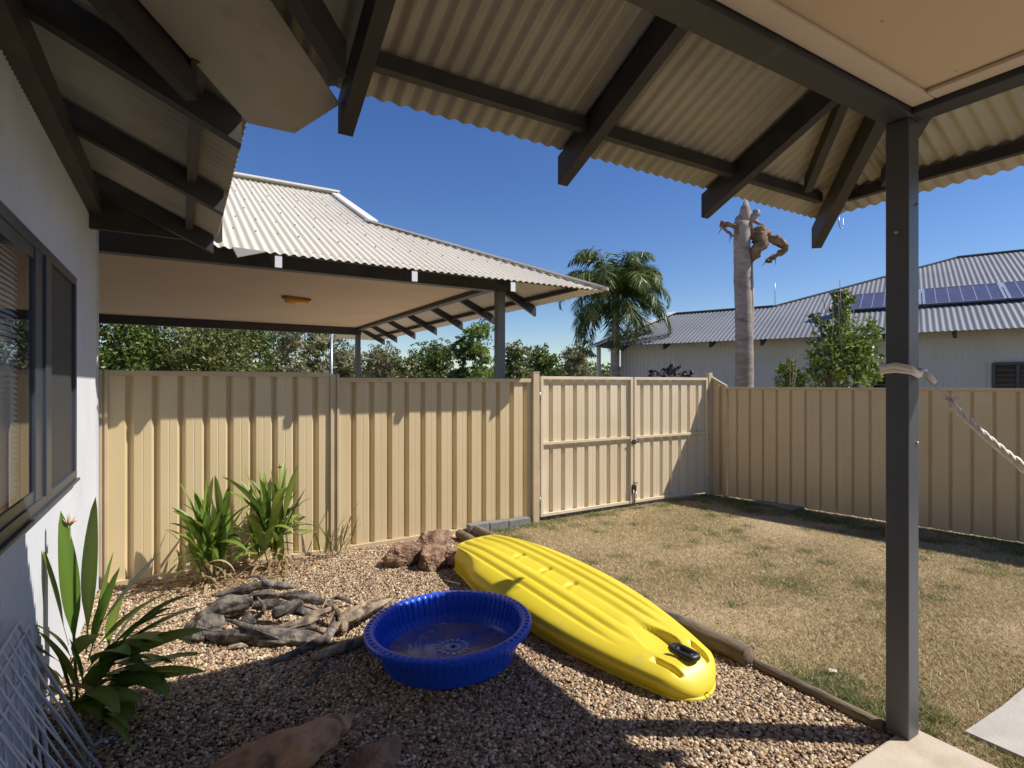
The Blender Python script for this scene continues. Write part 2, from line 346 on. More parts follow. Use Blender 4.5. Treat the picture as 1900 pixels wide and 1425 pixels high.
def tuft_region(n):
    P=[]; r=random.Random(77)
    def inside(x,y): return x>3.02 and x<7.0+(5.5-y)*.2 and y<5.6 and not(y<1.2 and x>3.2) and not (y<1.33 and x<3.1)
    cents=[(r.uniform(3.05,3.5),r.uniform(1.2,1.9)) for _ in range(16)]+[(3.06+abs(r.gauss(0,.06)),r.uniform(1.35,5.4)) for _ in range(40)]+[(r.uniform(3.0,7.5),r.uniform(1.2,5.5)) for _ in range(75)]+[(6.85+(5.5-y_)*.2+r.uniform(-.5,.02),y_) for y_ in [r.uniform(1.2,5.5) for _ in range(70)]]+[(r.uniform(3.1,6.8),5.60+r.uniform(-.12,.03)) for _ in range(40)]
    while len(P)<n:
        c=r.choice(cents); x=c[0]+r.gauss(0,.045); y=c[1]+r.gauss(0,.045)
        if inside(x,y): P.append((x,y))
    return np.array(P)
tag(grass('grass_tuft', 22000, tuft_region, .014, .045, 1.2, .0026), kind='stuff', label='longer green grass tufts along the lawn edges and fence foot', cat='grass')

# ---------------------------------------------------------------- patio roof (hip corner over the gravel bed)
SL = .47; EZ = 2.876
EX, EY = 3.93, 2.25                                  # eave lines of the patio roof
HX = .26                                            # eave line of the house roof
patio = thing('patio_roof', 'open corrugated patio roof with charcoal post, beams and flat tan ceiling overhead', 'patio roof', (2.96, 1.285, 0))
Uy = (0, -1, SL); Ux = (-1, 0, SL)
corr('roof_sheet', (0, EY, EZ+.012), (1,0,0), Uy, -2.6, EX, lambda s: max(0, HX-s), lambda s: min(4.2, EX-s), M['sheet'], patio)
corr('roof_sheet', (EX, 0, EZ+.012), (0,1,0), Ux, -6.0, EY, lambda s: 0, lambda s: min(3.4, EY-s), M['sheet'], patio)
def zs(wd): return EZ + SL*wd - .003
for X in (.58, 1.68, 2.76):
    MB().vbar((X, EY+.03, zs(-.03)), (X, .6, zs(EY-.6)), .06, .14).build('rafter', M['timber'], patio)
for Y in (.4, -.7, -1.8, -2.9):
    MB().vbar((EX+.03, Y, zs(-.03)), (2.5, Y, zs(EX-2.5)), .06, .14).build('rafter', M['timber'], patio)
MB().vbar((EX+.02, EY+.02, zs(-.02)-.03), (2.6, 2.25-1.33, zs(1.33)-.03), .065, .15).build('hip_rafter', M['timber'], patio)
for sx, sy in ((-.30,0),(0,-.30)):
    MB().vbar((EX-.26+sx, EY-.26+sy, zs(.26)-.004), (EX-1.15+sx, EY-1.15+sy, zs(1.15)-.004), .045, .09).build('hip_batten', M['timber'], patio)
b = MB()
for xa, xb in ((.62,1.65),(1.71,2.73),(2.79,3.62)): b.vbar((xa, EY-.19, zs(.19)-.002), (xb, EY-.19, zs(.19)-.002), .045, .062)
b.build('batten', M['timber'], patio)
b = MB(); b.vbar((EX-.19, 1.95, zs(.19)-.002), (EX-.19, .44, zs(.19)-.002), .045, .062)
for ya, yb in ((.36,-.66),(-.74,-1.76),(-1.84,-2.86)): b.vbar((EX-.19, ya, zs(.19)-.002), (EX-.19, yb, zs(.19)-.002), .045, .062)
b.build('batten', M['timber'], patio)
MB().box(-.57, 3.03, 1.225, 1.345, 2.95, 3.15).build('beam', M['dark'], patio, bev=.004)
MB().box(2.905, 3.025, -5.5, 1.222, 2.95, 3.15).build('beam', M['dark'], patio, bev=.004)
MB().box(-.57, 2.90, -5.5, 1.22, 3.0, 3.03).build('ceiling', M['soffit'], patio)
b = MB(); b.box(-.57, 2.90, 1.13, 1.22, 2.978, 2.998); b.box(2.81, 2.90, -5.5, 1.128, 2.978, 2.998); b.build('cornice', M['cornice'], patio, bev=.006)
b = MB(); b.box(2.915, 3.015, 1.24, 1.34, .03, 2.948); p = b.build('post', M['post'], patio, bev=.004)
b = MB(); 
for z in (1.42, 2.55): b.tube([(2.99,1.243,z),(2.99,1.232,z)], .007, 8)
for z in (2.42,): b.tube([(2.918,1.29,z),(2.907,1.29,z)], .009, 8)
b.build('bolt', M['steel'], p)
MB().box(2.915, 3.015, -3.0, -2.9, .03, 2.948).build('post', M['post'], patio, bev=.004)
b = MB()
for Y in np.arange(1.0,-4.5,-.45):
    for X in np.arange(2.75,-.4,-.6): b.tube([(X+.01*math.sin(Y*9),Y,3.0005),(X+.01*math.sin(Y*9),Y,2.9975)], .006, 6)
b.build('ceiling_screw', M['cornice'], patio)['kind'] = 'stuff'
for X in (.58, 1.68, 2.76):
    b = MB(); b.box(X+.031, X+.036, 1.36, 1.42, 3.10, 3.21); b.tube([(X+.036,1.39,3.17),(X+.044,1.39,3.17)],.008,6); b.build('bracket', M['steel'], patio)
# metal clip hanging at the hip corner
MB().tube([(3.93,2.10,2.86),(3.93,2.10,2.80),(3.955,2.10,2.785),(3.98,2.10,2.80),(3.98,2.10,2.86)], .003, 5).build('gutter_clip', M['steel'], patio)

# ---------------------------------------------------------------- own house: wall, window, eave
house = thing('house', 'white corrugated house wall with a dark framed window under deep eaves', 'house', (-.6, 4, 0))
WX = -.58; W0, W1 = -6.0, 5.62; WY0, WY1, WZ0, WZ1 = 1.3, 4.40, 1.11, 2.37
def wallstrip(y0, y1, z0, z1):
    n = int((y1-y0)/.005); V = []; F = []
    for i in range(n+1):
        y = y0+(y1-y0)*i/n; x = WX - .004 + .0055*math.cos(2*PI*y/.040); V += [(x,y,z0),(x,y,z1)]
    F = [(2*i,2*i+2,2*i+3,2*i+1) for i in range(n)]; return V, F
VV=[];FF=[]
for a in ((W0,WY0,0,2.97),(WY1,W1,0,2.97),(WY0,WY1,0,WZ0),(WY0,WY1,WZ1,2.97)):
    v,f = wallstrip(*a); n0=len(VV); VV+=v; FF+=[tuple(i+n0 for i in q) for q in f]
npmesh('wall', VV, FF, M['wall'], house, smooth=True)
b = MB(); b.box(-7,-.60,5.55,5.60,0,2.97); b.box(-7,-6.9,-6,5.55,0,2.97); b.box(-7,-.6,-6.05,-6,0,2.97); b.build('wall', M['wall'], house)
MB().box(-.605, -.572, 5.58, 5.632, 0, 2.96).build('corner_trim', M['wall'], house, bev=.003)
MB().box(-.62, -.50, W0, 5.60, 2.972, 3.12).build('wall_beam', M['timber'], house)
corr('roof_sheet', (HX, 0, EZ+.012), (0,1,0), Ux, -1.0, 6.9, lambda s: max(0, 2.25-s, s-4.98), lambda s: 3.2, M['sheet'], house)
for Y in (2.70, 3.84, 5.02):
    MB().vbar((HX-.03, Y, zs(.03)), (-.9, Y, zs(1.16)), .07, .14).build('rafter', M['timber'], house)
MB().box(-.575, .30, 5.12, 5.16, 2.86, 3.30).build('closure_board', M['timber'], house)
b = MB()
for ya, yb in ((2.36,2.66),(2.74,3.80),(3.88,4.98)): b.vbar((HX-.20, ya, zs(.20)-.002), (HX-.20, yb, zs(.20)-.002), .05, .062)
b.build('batten', M['timber'], house)
# valley tray and the rafters beside it
dv = Vector((-.7071,-.7071,SL*.7071)); pv = Vector((.7071,-.7071,0)); tip = Vector((.42,2.50,2.775))
up_ = Vector((0,0,.015)); wl, wr = .18, .27
tv = [tip, tip+dv*.09+pv*wr+up_, tip+dv*4+pv*wr+up_, tip+dv*4, tip+dv*4-pv*wl+up_, tip+dv*.06-pv*wl+up_]
b = MB(); b.add(tv+[v+Vector((0,0,.006)) for v in tv], [(0,3,2,1),(0,5,4,3),(6,7,8,9),(6,9,10,11),(0,1,7,6),(1,2,8,7),(4,5,11,10),(5,0,6,11)]); b.build('valley_tray', M['tray'], house)
for s_ in (1,-1):
    a = tip+dv*.30+pv*(.40 if s_ > 0 else .24)*s_+Vector((0,0,.05)); MB().vbar(a, a+dv*3, .05, .13).build('valley_rafter', M['timber'], house)
# window
win = MB((WX, 3.5, WZ0)); fx0, fx1 = WX-.03, WX+.022
win.box(fx0,fx1,WY0,WY1,WZ1-.05,WZ1+.0); win.box(fx0,fx1,WY0,WY1,WZ0,WZ0+.05); win.box(fx0,fx1,WY1-.045,WY1,WZ0+.05,WZ1-.05); win.box(fx0,fx1,WY0,WY0+.05,WZ0+.05,WZ1-.05)
win = win.build('window', M['frame'], house, bev=.003)
b = MB(); b.box(WX-.02,WX+.018,3.27,3.42,WZ0+.05,WZ1-.05); b.box(WX-.02,WX+.030,3.43,3.55,WZ0+.05,WZ1-.05); b.box(WX-.03,WX+.012,1.35,3.27,WZ0+.05,WZ0+.10); b.box(WX-.03,WX+.012,1.35,3.27,WZ1-.10,WZ1-.05)
b.build('sash', M['frame'], win, bev=.003)
MB().add([(WX+.005,1.35,WZ0+.10),(WX+.005,3.27,WZ0+.10),(WX+.005,3.27,WZ1-.10),(WX+.005,1.35,WZ1-.10)],[(0,1,2,3)]).build('pane', M['glass'], win)
MB().box(WX-.001,WX+.003,3.55,WY1-.045,WZ0+.05,WZ1-.05).build('fly_screen', M['screenmesh'], win)
MB().bar((WX+.01,1.3,WZ0-.010),(WX+.01,WY1+.01,WZ0-.010),.055,.016,(0,0,1)).build('sill', M['frame'], win, bev=.003)
b = MB(); z = WZ0+.06
while z < WZ1-.06:
    b.bar((WX-.05,1.35,z),(WX-.05,3.24,z),.03,.002,(1.3,0,1)); z += .024
b.build('blind', M['blind'], win)
b = MB(); b.box(-3,-2.95,1,5,0,2.9); b.box(-3,-.75,.95,1,0,2.9); b.box(-3,-.75,5,5.05,0,2.9); b.box(-3,-.75,1,5,.9,.95); b.build('room', M['room'], win)

# ---------------------------------------------------------------- carport beyond the back fence
carp = thing('carport', 'pale corrugated carport with gablet roof, dark posts and tan ceiling behind the fence', 'carport', (3.42, 6, 0))
CX, CY, CZ, CY2 = 4.30, 4.98, 2.80, 13.6; CR = (CY+CY2)/2; GS = 2.14
Uc = (0, 1, SL)
corr('roof_sheet', (0, CY, CZ), (1,0,0), Uc, -7, CX, lambda s: max(0, HX-s) if s < HX else 0, lambda s: (CX-s) if s > CX-GS else CR-CY, M['roof_top'], carp, amp=.0085)
corr('roof_sheet', (0, CY2, CZ), (1,0,0), (0,-1,SL), -7, CX, lambda s: 0 if s > 3.2 else .95, lambda s: (CX-s) if s > CX-GS else CR-CY, M['roof_top'], carp, n=4)
corr('roof_sheet', (CX, 0, CZ), (0,1,0), (-1,0,SL), CY, CY2, lambda s: 0, lambda s: min(s-CY, CY2-s, GS), M['roof_top'], carp)
gx = CX-GS; gz = CZ+SL*GS; rz = CZ+SL*(CR-CY)
MB().add([(gx-.02,CY+GS,gz),(gx-.02,CY2-GS,gz),(gx-.02,CR,rz)],[(0,1,2)]).build('gable_infill', M['roof_top'], carp)
b = MB(); b.bar((CX+.02,CY-.02,CZ+.02),(gx-.05,CY+GS+.05,gz+.04),.16,.02); b.bar((CX+.02,CY2+.02,CZ+.02),(gx,CY2-GS,gz+.04),.16,.02)
b.bar((gx+.02,CY+GS,gz+.03),(gx+.02,CR,rz+.03),.12,.03); b.bar((gx+.02,CY2-GS,gz+.03),(gx+.02,CR,rz+.03),.12,.03); b.bar((gx+.08,CR,rz+.03),(-7,CR,rz+.03),.26,.025)
b.build('ridge_cap', M['cap'], carp)
b = MB()
for k in range(1, 8):
    wv = k*.56+.12
    for i in range(60):
        s = CX - .4 - i*.19 - (k%2)*.06
        if s < -1 or (s > CX-GS and wv > CX-s-.15) or wv > CR-CY-.2: continue
        c = Vector((s, CY+wv, CZ+SL*wv+.012)); b.tube([c, c+Vector((0,-.006,.010))], .0075, 6)
b.build('roof_screw', M['screw'], carp)['kind'] = 'stuff'
MB().box(-7, 3.48, 5.90, 6.02, 2.85, 3.06).build('beam', M['dark'], carp)
MB().box(-7, 3.48, 12.3, 12.42, 2.80, 3.06).build('beam', M['dark'], carp)
MB().box(3.36, 3.48, 6.02, 12.3, 2.90, 3.06).build('beam', M['dark'], carp)
MB().box(-7, 3.355, 6.025, 12.295, 2.96, 2.99).build('ceiling', M['soffit'], carp)
for X, Y in ((3.42,5.96),(3.42,12.36)):
    MB().box(X-.05,X+.05,Y-.05,Y+.05,-.02,2.85 if Y < 7 else 2.90).build('post', M['post'], carp)
def zc(wd): return CZ + SL*wd - .014
for X in (.71, 1.92, 3.02):
    o = MB().vbar((X, CY+.005, zc(.005)), (X, 6.0, zc(1.02)), .055, .11).build('rafter', M['dark'], carp)
    MB().box(X-.028, X+.028, CY-.004, CY+.002, zc(0)-.105, zc(0)-.01).build('end_cap', M['white'], o)
for Y in (6.5, 7.7, 8.85, 10.0, 11.15, 12.3, 13.2):
    MB().vbar((CX+.01, Y, zc(0)), (3.4, Y, zc(1.02)), .05, .13).build('rafter', M['dark'], carp)
b = MB(); b.vbar((.8,CY+.2,zc(.2)),(4.2,CY+.2,zc(.2)),.045,.05); b.vbar((CX-.2,CY+.3,zc(.2)),(CX-.2,CY2-.3,zc(.2)),.045,.05); b.build('batten', M['timber'], carp)
MB().add([(.36,4.93,2.80),(.62,4.955,2.80),(.40,4.96,2.73),(.36,4.965,2.80),(.62,4.985,2.80),(.40,4.99,2.73)],[(0,1,2),(5,4,3),(0,3,4,1),(1,4,5,2),(2,5,3,0)]).build('flashing', M['cap'], carp)
lamp = thing('ceiling_lamp', 'amber yellow bug lamp fixed to the carport ceiling', 'lamp', (1.45, 8.46, 2.96))
b = MB((1.45,8.46,2.96)); d = Vector((.94,.34,0)); b.bar(Vector((1.45,8.46,2.94))-d*.20, Vector((1.45,8.46,2.94))+d*.20, .13, .035); b.build('lamp_body', M['shade'], lamp, bev=.008)
b = MB((1.45,8.46,2.96)); b.tube([Vector((1.45,8.46,2.905))+d*t for t in (-.18,-.17,0,.17,.18)], [.02,.04,.045,.04,.02], 12); b.build('lamp_lens', M['amber'], lamp)
# slim pole
pl = at(615, 14.5); tag(MB(tuple(pl)).tube([(pl.x,pl.y,-.05),(pl.x,pl.y,3.1)], .035, 10).build('pole', M['steel']), 'slim pale steel pole standing beyond the fence under the carport edge', 'pole')

# ---------------------------------------------------------------- fences and gate
FY = 5.68
def fence_post(mbx, x, z1, w_=.075):
    mbx.box(x-w_/2, x-w_/2+.022, FY-.03, FY+.03, 0, z1); mbx.box(x-w_/2+.022, x+w_/2-.022, FY-.012, FY+.022, 0, z1-.003); mbx.box(x+w_/2-.022, x+w_/2, FY-.03, FY+.03, 0, z1); return mbx
def fence_screws(parent, xa, xb, zs_):
    b = MB(); x = xa+.045
    while x < xb-.02:
        for z_ in zs_: b.tube([(x,FY-.030,z_),(x,FY-.033,z_)], .0055, 6)
        x += .19*2
    b.build('screw', M['steel'], parent)['kind'] = 'stuff'
bf = thing('metal_fence', 'cream ribbed steel fence across the back of the yard, half in roof shade', 'fence', (1.34, FY, 0))
fence_post(MB(), -.545, 1.82, .06).build('post', M['fence_trim'], bf, bev=.002)
fence_post(MB(), 1.335, 1.80, .085).build('post', M['fence_trim'], bf, bev=.002)
for xa, xb, zt in ((-.515, 1.292, 1.815), (1.378, 3.70, 1.765)):
    pn = steel_panel('panel', (xa,FY), (xb,FY), .03, zt-.02, M['fence'], bf)
    MB().box(xa, xb, FY-.028, FY+.045, zt-.045, zt).build('rail', M['fence_trim'], bf, bev=.003)
    MB().box(xa, xb, FY-.022, FY+.04, .0, .045).build('rail', M['fence_trim'], bf, bev=.003)
    fence_screws(bf, xa, xb, (zt-.022,))
gate = thing('double_gate', 'cream ribbed steel double gate with middle rails and a hanging latch', 'gate', (5.4, FY, 0))
MB().box(3.71, 3.80, FY-.045, FY+.045, -.02, 1.84).build('post', M['fence_trim'], gate, bev=.004)
MB().box(3.705, 3.805, FY-.05, FY+.05, 1.84, 1.852).build('post_cap', M['fence_trim'], gate)
MB().box(6.93, 7.01, FY-.04, FY+.04, -.02, 1.87).build('post', M['fence_trim'], gate, bev=.004)
for xa, xb in ((3.83, 5.365), (5.395, 6.91)):
    lf = MB(); t = .038
    for a in ((xa,xa+t),(xb-t,xb)): lf.box(a[0],a[1],FY-.035,FY,.05,1.795)
    lf.box(xa+t,xb-t,FY-.035,FY,1.757,1.795); lf.box(xa+t,xb-t,FY-.035,FY,.05,.088)
    lf = lf.build('gate_leaf', M['gate'], gate, bev=.003)
    steel_panel('infill', (xa+.03,FY+.004), (xb-.03,FY+.004), .07, 1.78, M['gate'], lf)
    MB().box(xa+t, xb-t, FY-.03, FY+.0, .94, .975).build('middle_rail', M['gate'], lf, bev=.003)
for z in (.25, 1.55):
    for x in (3.815, 6.92): MB().tube([(x,FY-.03,z-.05),(x,FY-.03,z+.05)], .011, 8).build('hinge', M['steel'], gate)
b = MB(); b.tube([(5.38,FY-.05,.34),(5.38,FY-.05,.06)], .008, 8); b.tube([(5.38,FY-.05,.33),(5.43,FY-.055,.33)], .008, 8); b.box(5.345,5.415,FY-.052,FY-.036,.20,.30); b.build('drop_bolt', M['rubber'], gate)
b = MB(); b.tube([(5.36,FY-.05,.24),(5.35,FY-.07,.13),(5.37,FY-.07,.08),(5.40,FY-.06,.14),(5.41,FY-.05,.22)], .007, 6); b.build('chain', M['steel'], gate)
b = MB(); b.tube([(5.32,FY-.045,.90),(5.44,FY-.045,.90)], .007, 8); b.box(5.355,5.405,FY-.05,FY-.036,.87,.93); b.build('latch', M['rubber'], gate)
rf = thing('metal_fence', 'tan ribbed steel side fence in shade along the right of the lawn', 'fence', (7.0, 5.4, 0))
RA, RB = Vector((7.05, 5.42)), Vector((9.35, -6.2))
dr = (RB-RA).normalized()
steel_panel('panel', (7.01,FY-.02), tuple(RA), 0, 1.79, M['fence'], rf, z1b=1.66)
MB().bar((7.01,FY-.02,1.80),(RA.x,RA.y,1.665),.05,.03).build('rail', M['fence_trim'], rf)
q = RA; i = 0
while (q-RA).length < 11.5:
    e = q + dr*2.32; 
    steel_panel('panel', (q.x+dr.x*.03,q.y+dr.y*.03), (e.x-dr.x*.03,e.y-dr.y*.03), .01, 1.635, M['fence'], rf, gw=.040)
    MB().bar((q.x,q.y,1.635),(e.x,e.y,1.635),.055,.035).build('rail', M['fence_trim'], rf, bev=.003)
    MB().bar((q.x+.035,q.y,0),(q.x+.035,q.y,1.60),.05,.05,(dr.x,dr.y,0)).build('post', M['fence_trim'], rf)
    q = e
MB().bar((RA.x-.01,RA.y+.01,0),(RA.x-.01,RA.y+.01,1.655),.06,.05,(dr.x,dr.y,0)).build('post', M['fence_trim'], rf)

# ---------------------------------------------------------------- neighbour's house
ev = Vector((.39,-.92,0)).normalized(); nv = Vector((ev.y*-1, ev.x, 0)); nv = nv if nv.x > 0 else -nv
A = Vector((11.35, 13.8, 0)); NZ = 2.9; NP = .4
nh = thing('house', 'grey roofed neighbouring house with solar panels beyond the side fence', 'house', tuple(A))
def scoord(px, wdist):
    """distance along the eave seen at a bearing, w behind the eave"""
    d = Vector(((px-950)*math.cos(YAW)+1020*math.sin(YAW), -(px-950)*math.sin(YAW)+1020*math.cos(YAW), 0))
    t = (A.dot(nv)+wdist)/d.dot(nv); return (d*t-A).dot(ev)
s1, s2, s3 = 3.15, round(scoord(1436,3.15),2), round(scoord(1775,7.4),2); s0w = round(scoord(1248,3.15),2)
def top(s):
    if s < s0w: return 3.15*max(s,0)/s0w
    if s < s2: return 3.15
    if s < s3: return 3.15+(7.4-3.15)*(s-s2)/(s3-s2)
    return 7.4
P3 = lambda s, wd, dz=0: A + ev*s + nv*wd + Vector((0,0,NZ+NP*wd+dz))
SEND = 30
corr('roof_sheet', tuple(A+Vector((0,0,NZ))), tuple(ev), tuple(nv+Vector((0,0,NP))), 0, SEND, lambda s: 0, top, M['nroof'], nh, pitch=.12, amp=.009, n=6)
Bk = lambda s, wd, z: A+ev*s+nv*wd+Vector((0,0,z))
MB().add([P3(0,0), P3(s0w,3.15), P3(s2,3.15), P3(s3,7.4), P3(SEND,7.4), Bk(0,6.3,NZ), Bk(s2,6.3,NZ), Bk(s3,14.8,NZ), Bk(SEND,14.8,NZ)],
         [(0,1,5),(1,2,6,5),(2,3,7,6),(3,4,8,7)]).build('rear_roof', M['nroof'], nh)
b = MB(); b.bar(P3(0,0,.02), P3(s0w,3.15,.06), .34, .05); b.build('hip_cap', M['cap'], nh); b = MB(); b.bar(P3(s0w,3.15,.02), P3(s2,3.15,.02), .2, .03); b.bar(P3(s2,3.15,.02), P3(s3,7.4,.02), .2, .03); b.bar(P3(s3,7.4,.02), P3(SEND,7.4,.02), .2, .03); b.build('ridge_cap', M['nroof'], nh)
ws = round(scoord(1152,.7),2); we = SEND-1
V=[];F=[]; n=int((we-ws)/.02)
for i in range(n+1):
    s = ws+(we-ws)*i/n; c = A+ev*s+nv*(.7+.013*math.cos(2*PI*s/.12)); V += [(c.x,c.y,-.05),(c.x,c.y,NZ+.1)]
F=[(2*i,2*i+2,2*i+3,2*i+1) for i in range(n)]; npmesh('wall', V, F, M['nwall'], nh, smooth=False)
c = A+ev*ws; MB().add([c+nv*.7, c+nv*6, c+nv*6+Vector((0,0,NZ+.1)), c+nv*.7+Vector((0,0,NZ+.1))],[(0,1,2,3)]).build('wall', M['nwall'], nh)
for pa, pb in ((1616,1690),(1843,1935)):
    sa, sb = scoord(pa,.68), scoord(pb,.68); o = MB()
    for zz in (.75, 2.16): o.bar(Bk(sa,.66,zz), Bk(sb,.66,zz), .07, .06)
    for ss in (sa, (sa+sb)/2, sb): o.bar(Bk(ss,.66,.75), Bk(ss,.66,2.16), .06, .07, tuple(nv))
    wo = o.build('window', M['frame'], nh)
    b = MB(); b.add([Bk(sa,.675,.75),Bk(sb,.675,.75),Bk(sb,.675,2.16),Bk(sa,.675,2.16)],[(0,1,2,3)]); b.build('pane', pmat('dark_pane',(.02,.016,.014),(.04,.025,.02),3,.08), wo)
    b = MB(); z = .8
    while z < 2.12: b.bar(Bk(sa+.05,.668,z), Bk(sb-.05,.668,z), .01, .03); z += .11
    b.build('louvre', M['room'], wo)
s = 1.0
while s < 22:
    MB().vbar(Bk(s,.06,NZ-.01), Bk(s,.7,NZ+.22), .07, .16).build('rafter', M['timber'], nh); s += 1.35
for px_ in (1111, 1137): 
    ss = scoord(px_, .35); c = Bk(ss,.35,0); MB().box(c.x-.05,c.x+.05,c.y-.05,c.y+.05,-.05,NZ+.05).build('verandah_post', M['nwall'], nh)
# solar array
sp0 = scoord(1578, 2.6); PWD = 1.66; i = 0; s = sp0
while s < scoord(1990, 2.6):
    a, bb = s, s+PWD-.05
    o = MB().add([P3(a,1.9,.10),P3(bb,1.9,.10),P3(bb,3.4,.10),P3(a,3.4,.10),P3(a,1.9,.06),P3(bb,1.9,.06),P3(bb,3.4,.06),P3(a,3.4,.06)],[(0,1,2,3),(4,7,6,5),(0,4,5,1),(1,5,6,2),(2,6,7,3),(3,7,4,0)]).build('solar_panel', M['panel'], nh)
    b = MB()
    for t in (a+.015, bb-.015): b.bar(P3(t,1.9,.105), P3(t,3.4,.105), .06, .014)
    for wd in (1.91, 3.39): b.bar(P3(a,wd,.105), P3(bb,wd,.105), .03, .012)
    for k in range(1,6): b.bar(P3(a+(bb-a)*k/6,1.93,.102), P3(a+(bb-a)*k/6,3.37,.102), .018, .004)
    b.bar(P3(a,2.65,.102), P3(bb,2.65,.102), .012, .004)
    b.build('panel_frame', M['alu'], o); s += PWD
c = P3(scoord(1560,1.8), 1.8)
b = MB(tuple(c)); b.box(c.x-.15,c.x+.15,c.y-.15,c.y+.15,c.z-.1,c.z+.55); b.box(c.x-.19,c.x+.19,c.y-.19,c.y+.19,c.z+.55,c.z+.62); b.build('vent', M['dark'], nh)
c = P3(scoord(1438,3.1),3.1); b = MB(tuple(c)); b.tube([c, c+Vector((0,0,.75))], .010, 6); b.build('aerial', M['steel'], nh)

# ---------------------------------------------------------------- trees
def leafcloud(centers, radii, n, size, aspect=2.2, seed=0, droop=0, shell=.55):
    r = np.random.default_rng(seed); c = np.array(centers); rd = np.array(radii)
    w_ = rd.prod(1)**.67; idx = r.choice(len(c), n, p=w_/w_.sum())
    u = r.standard_normal((n,3)); u /= np.linalg.norm(u,axis=1)[:,None]; rr = (r.uniform(0,1,n)**(1/3))*(1-shell)+shell*r.uniform(.55,1.05,n)
    # twig clusters: pull leaves toward random twig ends
    nt_ = max(8, n//14); ti = r.integers(0, nt_, n)
    tu = r.standard_normal((nt_,3)); tu /= np.linalg.norm(tu,axis=1)[:,None]; tr = r.uniform(.35,1.08,nt_)
    tc = r.choice(len(c), nt_, p=w_/w_.sum())
    P = c[tc[ti]] + tu[ti]*rd[tc[ti]]*tr[ti][:,None] + r.standard_normal((n,3))*rd[tc[ti]]*.12
    a = r.standard_normal((n,3)); a[:,2] -= droop; a /= np.linalg.norm(a,axis=1)[:,None]
    b = np.cross(a, r.standard_normal((n,3))); b /= np.linalg.norm(b,axis=1)[:,None]
    L = size*r.uniform(.6,1.3,n)[:,None]; Wd = L/aspect
    V = np.stack([P-a*L/2, P-b*Wd/2, P+a*L/2, P+b*Wd/2],1).reshape(-1,3)
    base = r.uniform(.1,.9,nt_)[ti]; tint = np.clip(base+.18*r.standard_normal(n),0,1)
    return V, np.arange(4*n).reshape(-1,4), np.repeat(tint,4)
def tree(name, label, pos, h, cw, mat, n, size, seed, group=None, low=.35, lobes=9, cat='tree', droop=0, trunk_r=None, barkm=None, flat=.75, cbase=None):
    r = random.Random(seed); pos = Vector(pos); t = thing(name, label, cat, tuple(pos), group)
    cz = h*low; cs = []; rs = []
    for i in range(lobes):
        a = r.uniform(0,2*PI); q = r.uniform(0,.62)*cw/2; z = cz + (h-cz)*r.uniform(.15,.82)
        k = cw*r.uniform(.17,.30); q *= 1-.5*max(0,(z/h-.6)/.4)
        cs.append((pos.x+q*math.cos(a), pos.y+q*math.sin(a), pos.z+z)); rs.append((k, k, k*flat))
    V,F,T = leafcloud(cs, rs, n, size, seed=seed, droop=droop)
    V[:,2] = np.maximum(V[:,2], pos.z+.1)
    npmesh('crown', V, F, mat, t, tint=T, smooth=False, loc=tuple(pos))
    tr = trunk_r or h*.022; b = MB(tuple(pos)); top_ = pos+Vector((r.uniform(-.1,.1)*h,r.uniform(-.1,.1)*h,h*.6))
    pts = [pos.lerp(top_, k/5)+Vector((r.uniform(-1,1),r.uniform(-1,1),0))*tr*(1 if 0<k<5 else 0) for k in range(6)]
    b.tube(pts, [tr*(1.2-.13*k) for k in range(6)], 8, .15, seed)
    for i in range(min(lobes, 7)):
        s_ = pts[2+i%4]; e = Vector(cs[i]); m_ = s_.lerp(e,.5)+Vector((0,0,-.05*h)); b.tube([s_, m_, e], [tr*.5, tr*.32, tr*.12], 5)
    b.build('trunk', barkm or M['bark'], t); return t
G = 'trees standing beyond the yard'
far = [ # bearing px, distance, height, crown width, material, leaves, leaf size, label
 (215,22,4.4,4.4,'leaf_d',9000,.20,'dense dark green tree leftmost beyond the fence, beside the house corner',.2),
 (300,24,4.9,5.2,'leaf_d',9500,.20,'broad dark green tree second from the left beyond the fence',.15),
 (385,23,4.3,4.6,'leaf_o',9000,.18,'olive bushy tree third from the left under the carport ceiling',.15),
 (452,26,4.5,4.2,'leaf_d',6500,.20,'mid green tree just left of the sky gap under the carport',.15),
 (545,34,5.0,4.2,'leaf_g',2600,.24,'thin grey green gum tree left of the slim pale pole',.25),
 (592,36,4.8,3.6,'leaf_o',2600,.24,'rounded olive tree touching the slim pale pole',.2),
 (505,40,4.4,5.0,'leaf_o',4200,.26,'low olive tree at the left end of the sky gap',.1),
 (640,44,4.3,4.5,'leaf_g',3600,.26,'pale grey green tree between the slim pole and far carport post',.15),
 (705,42,4.3,5.2,'leaf_g',4200,.26,'pale bare looking tree right of the far carport post',.12),
 (780,44,4.6,4.6,'leaf_d',4200,.28,'dark tree midway between the two carport posts',.12),
 (818,46,4.8,4.0,'leaf_o',3800,.28,'olive tree left of the tall yellow green tree',.12),
 (858,40,5.2,2.6,'leaf_d',3400,.26,'narrow dark tree at the left foot of the tallest tree',.12),
 (897,40,6.0,3.4,'leaf_y',3600,.26,'tall yellow green tree right behind the near carport post',.15),
 (955,44,5.0,3.4,'leaf_o',3200,.28,'olive green tree just right of the near carport post',.12),
 (1008,48,4.2,4.6,'leaf_d',3800,.28,'low dark tree above the gate hinge post',.12),
 (1060,52,4.7,4.6,'leaf_g',3600,.30,'greyish tree just left of the palm',.12),
]
for i,(px_,d,h,cw,mt,n,sz,lab,low) in enumerate(far):
    tree('broadleaf_tree', lab, tuple(at(px_,d,-.05)), 1.2+h*(1.0 if d<30 else .93), cw*1.12, M[mt], n, sz, 100+i, G, low=low, lobes=11)
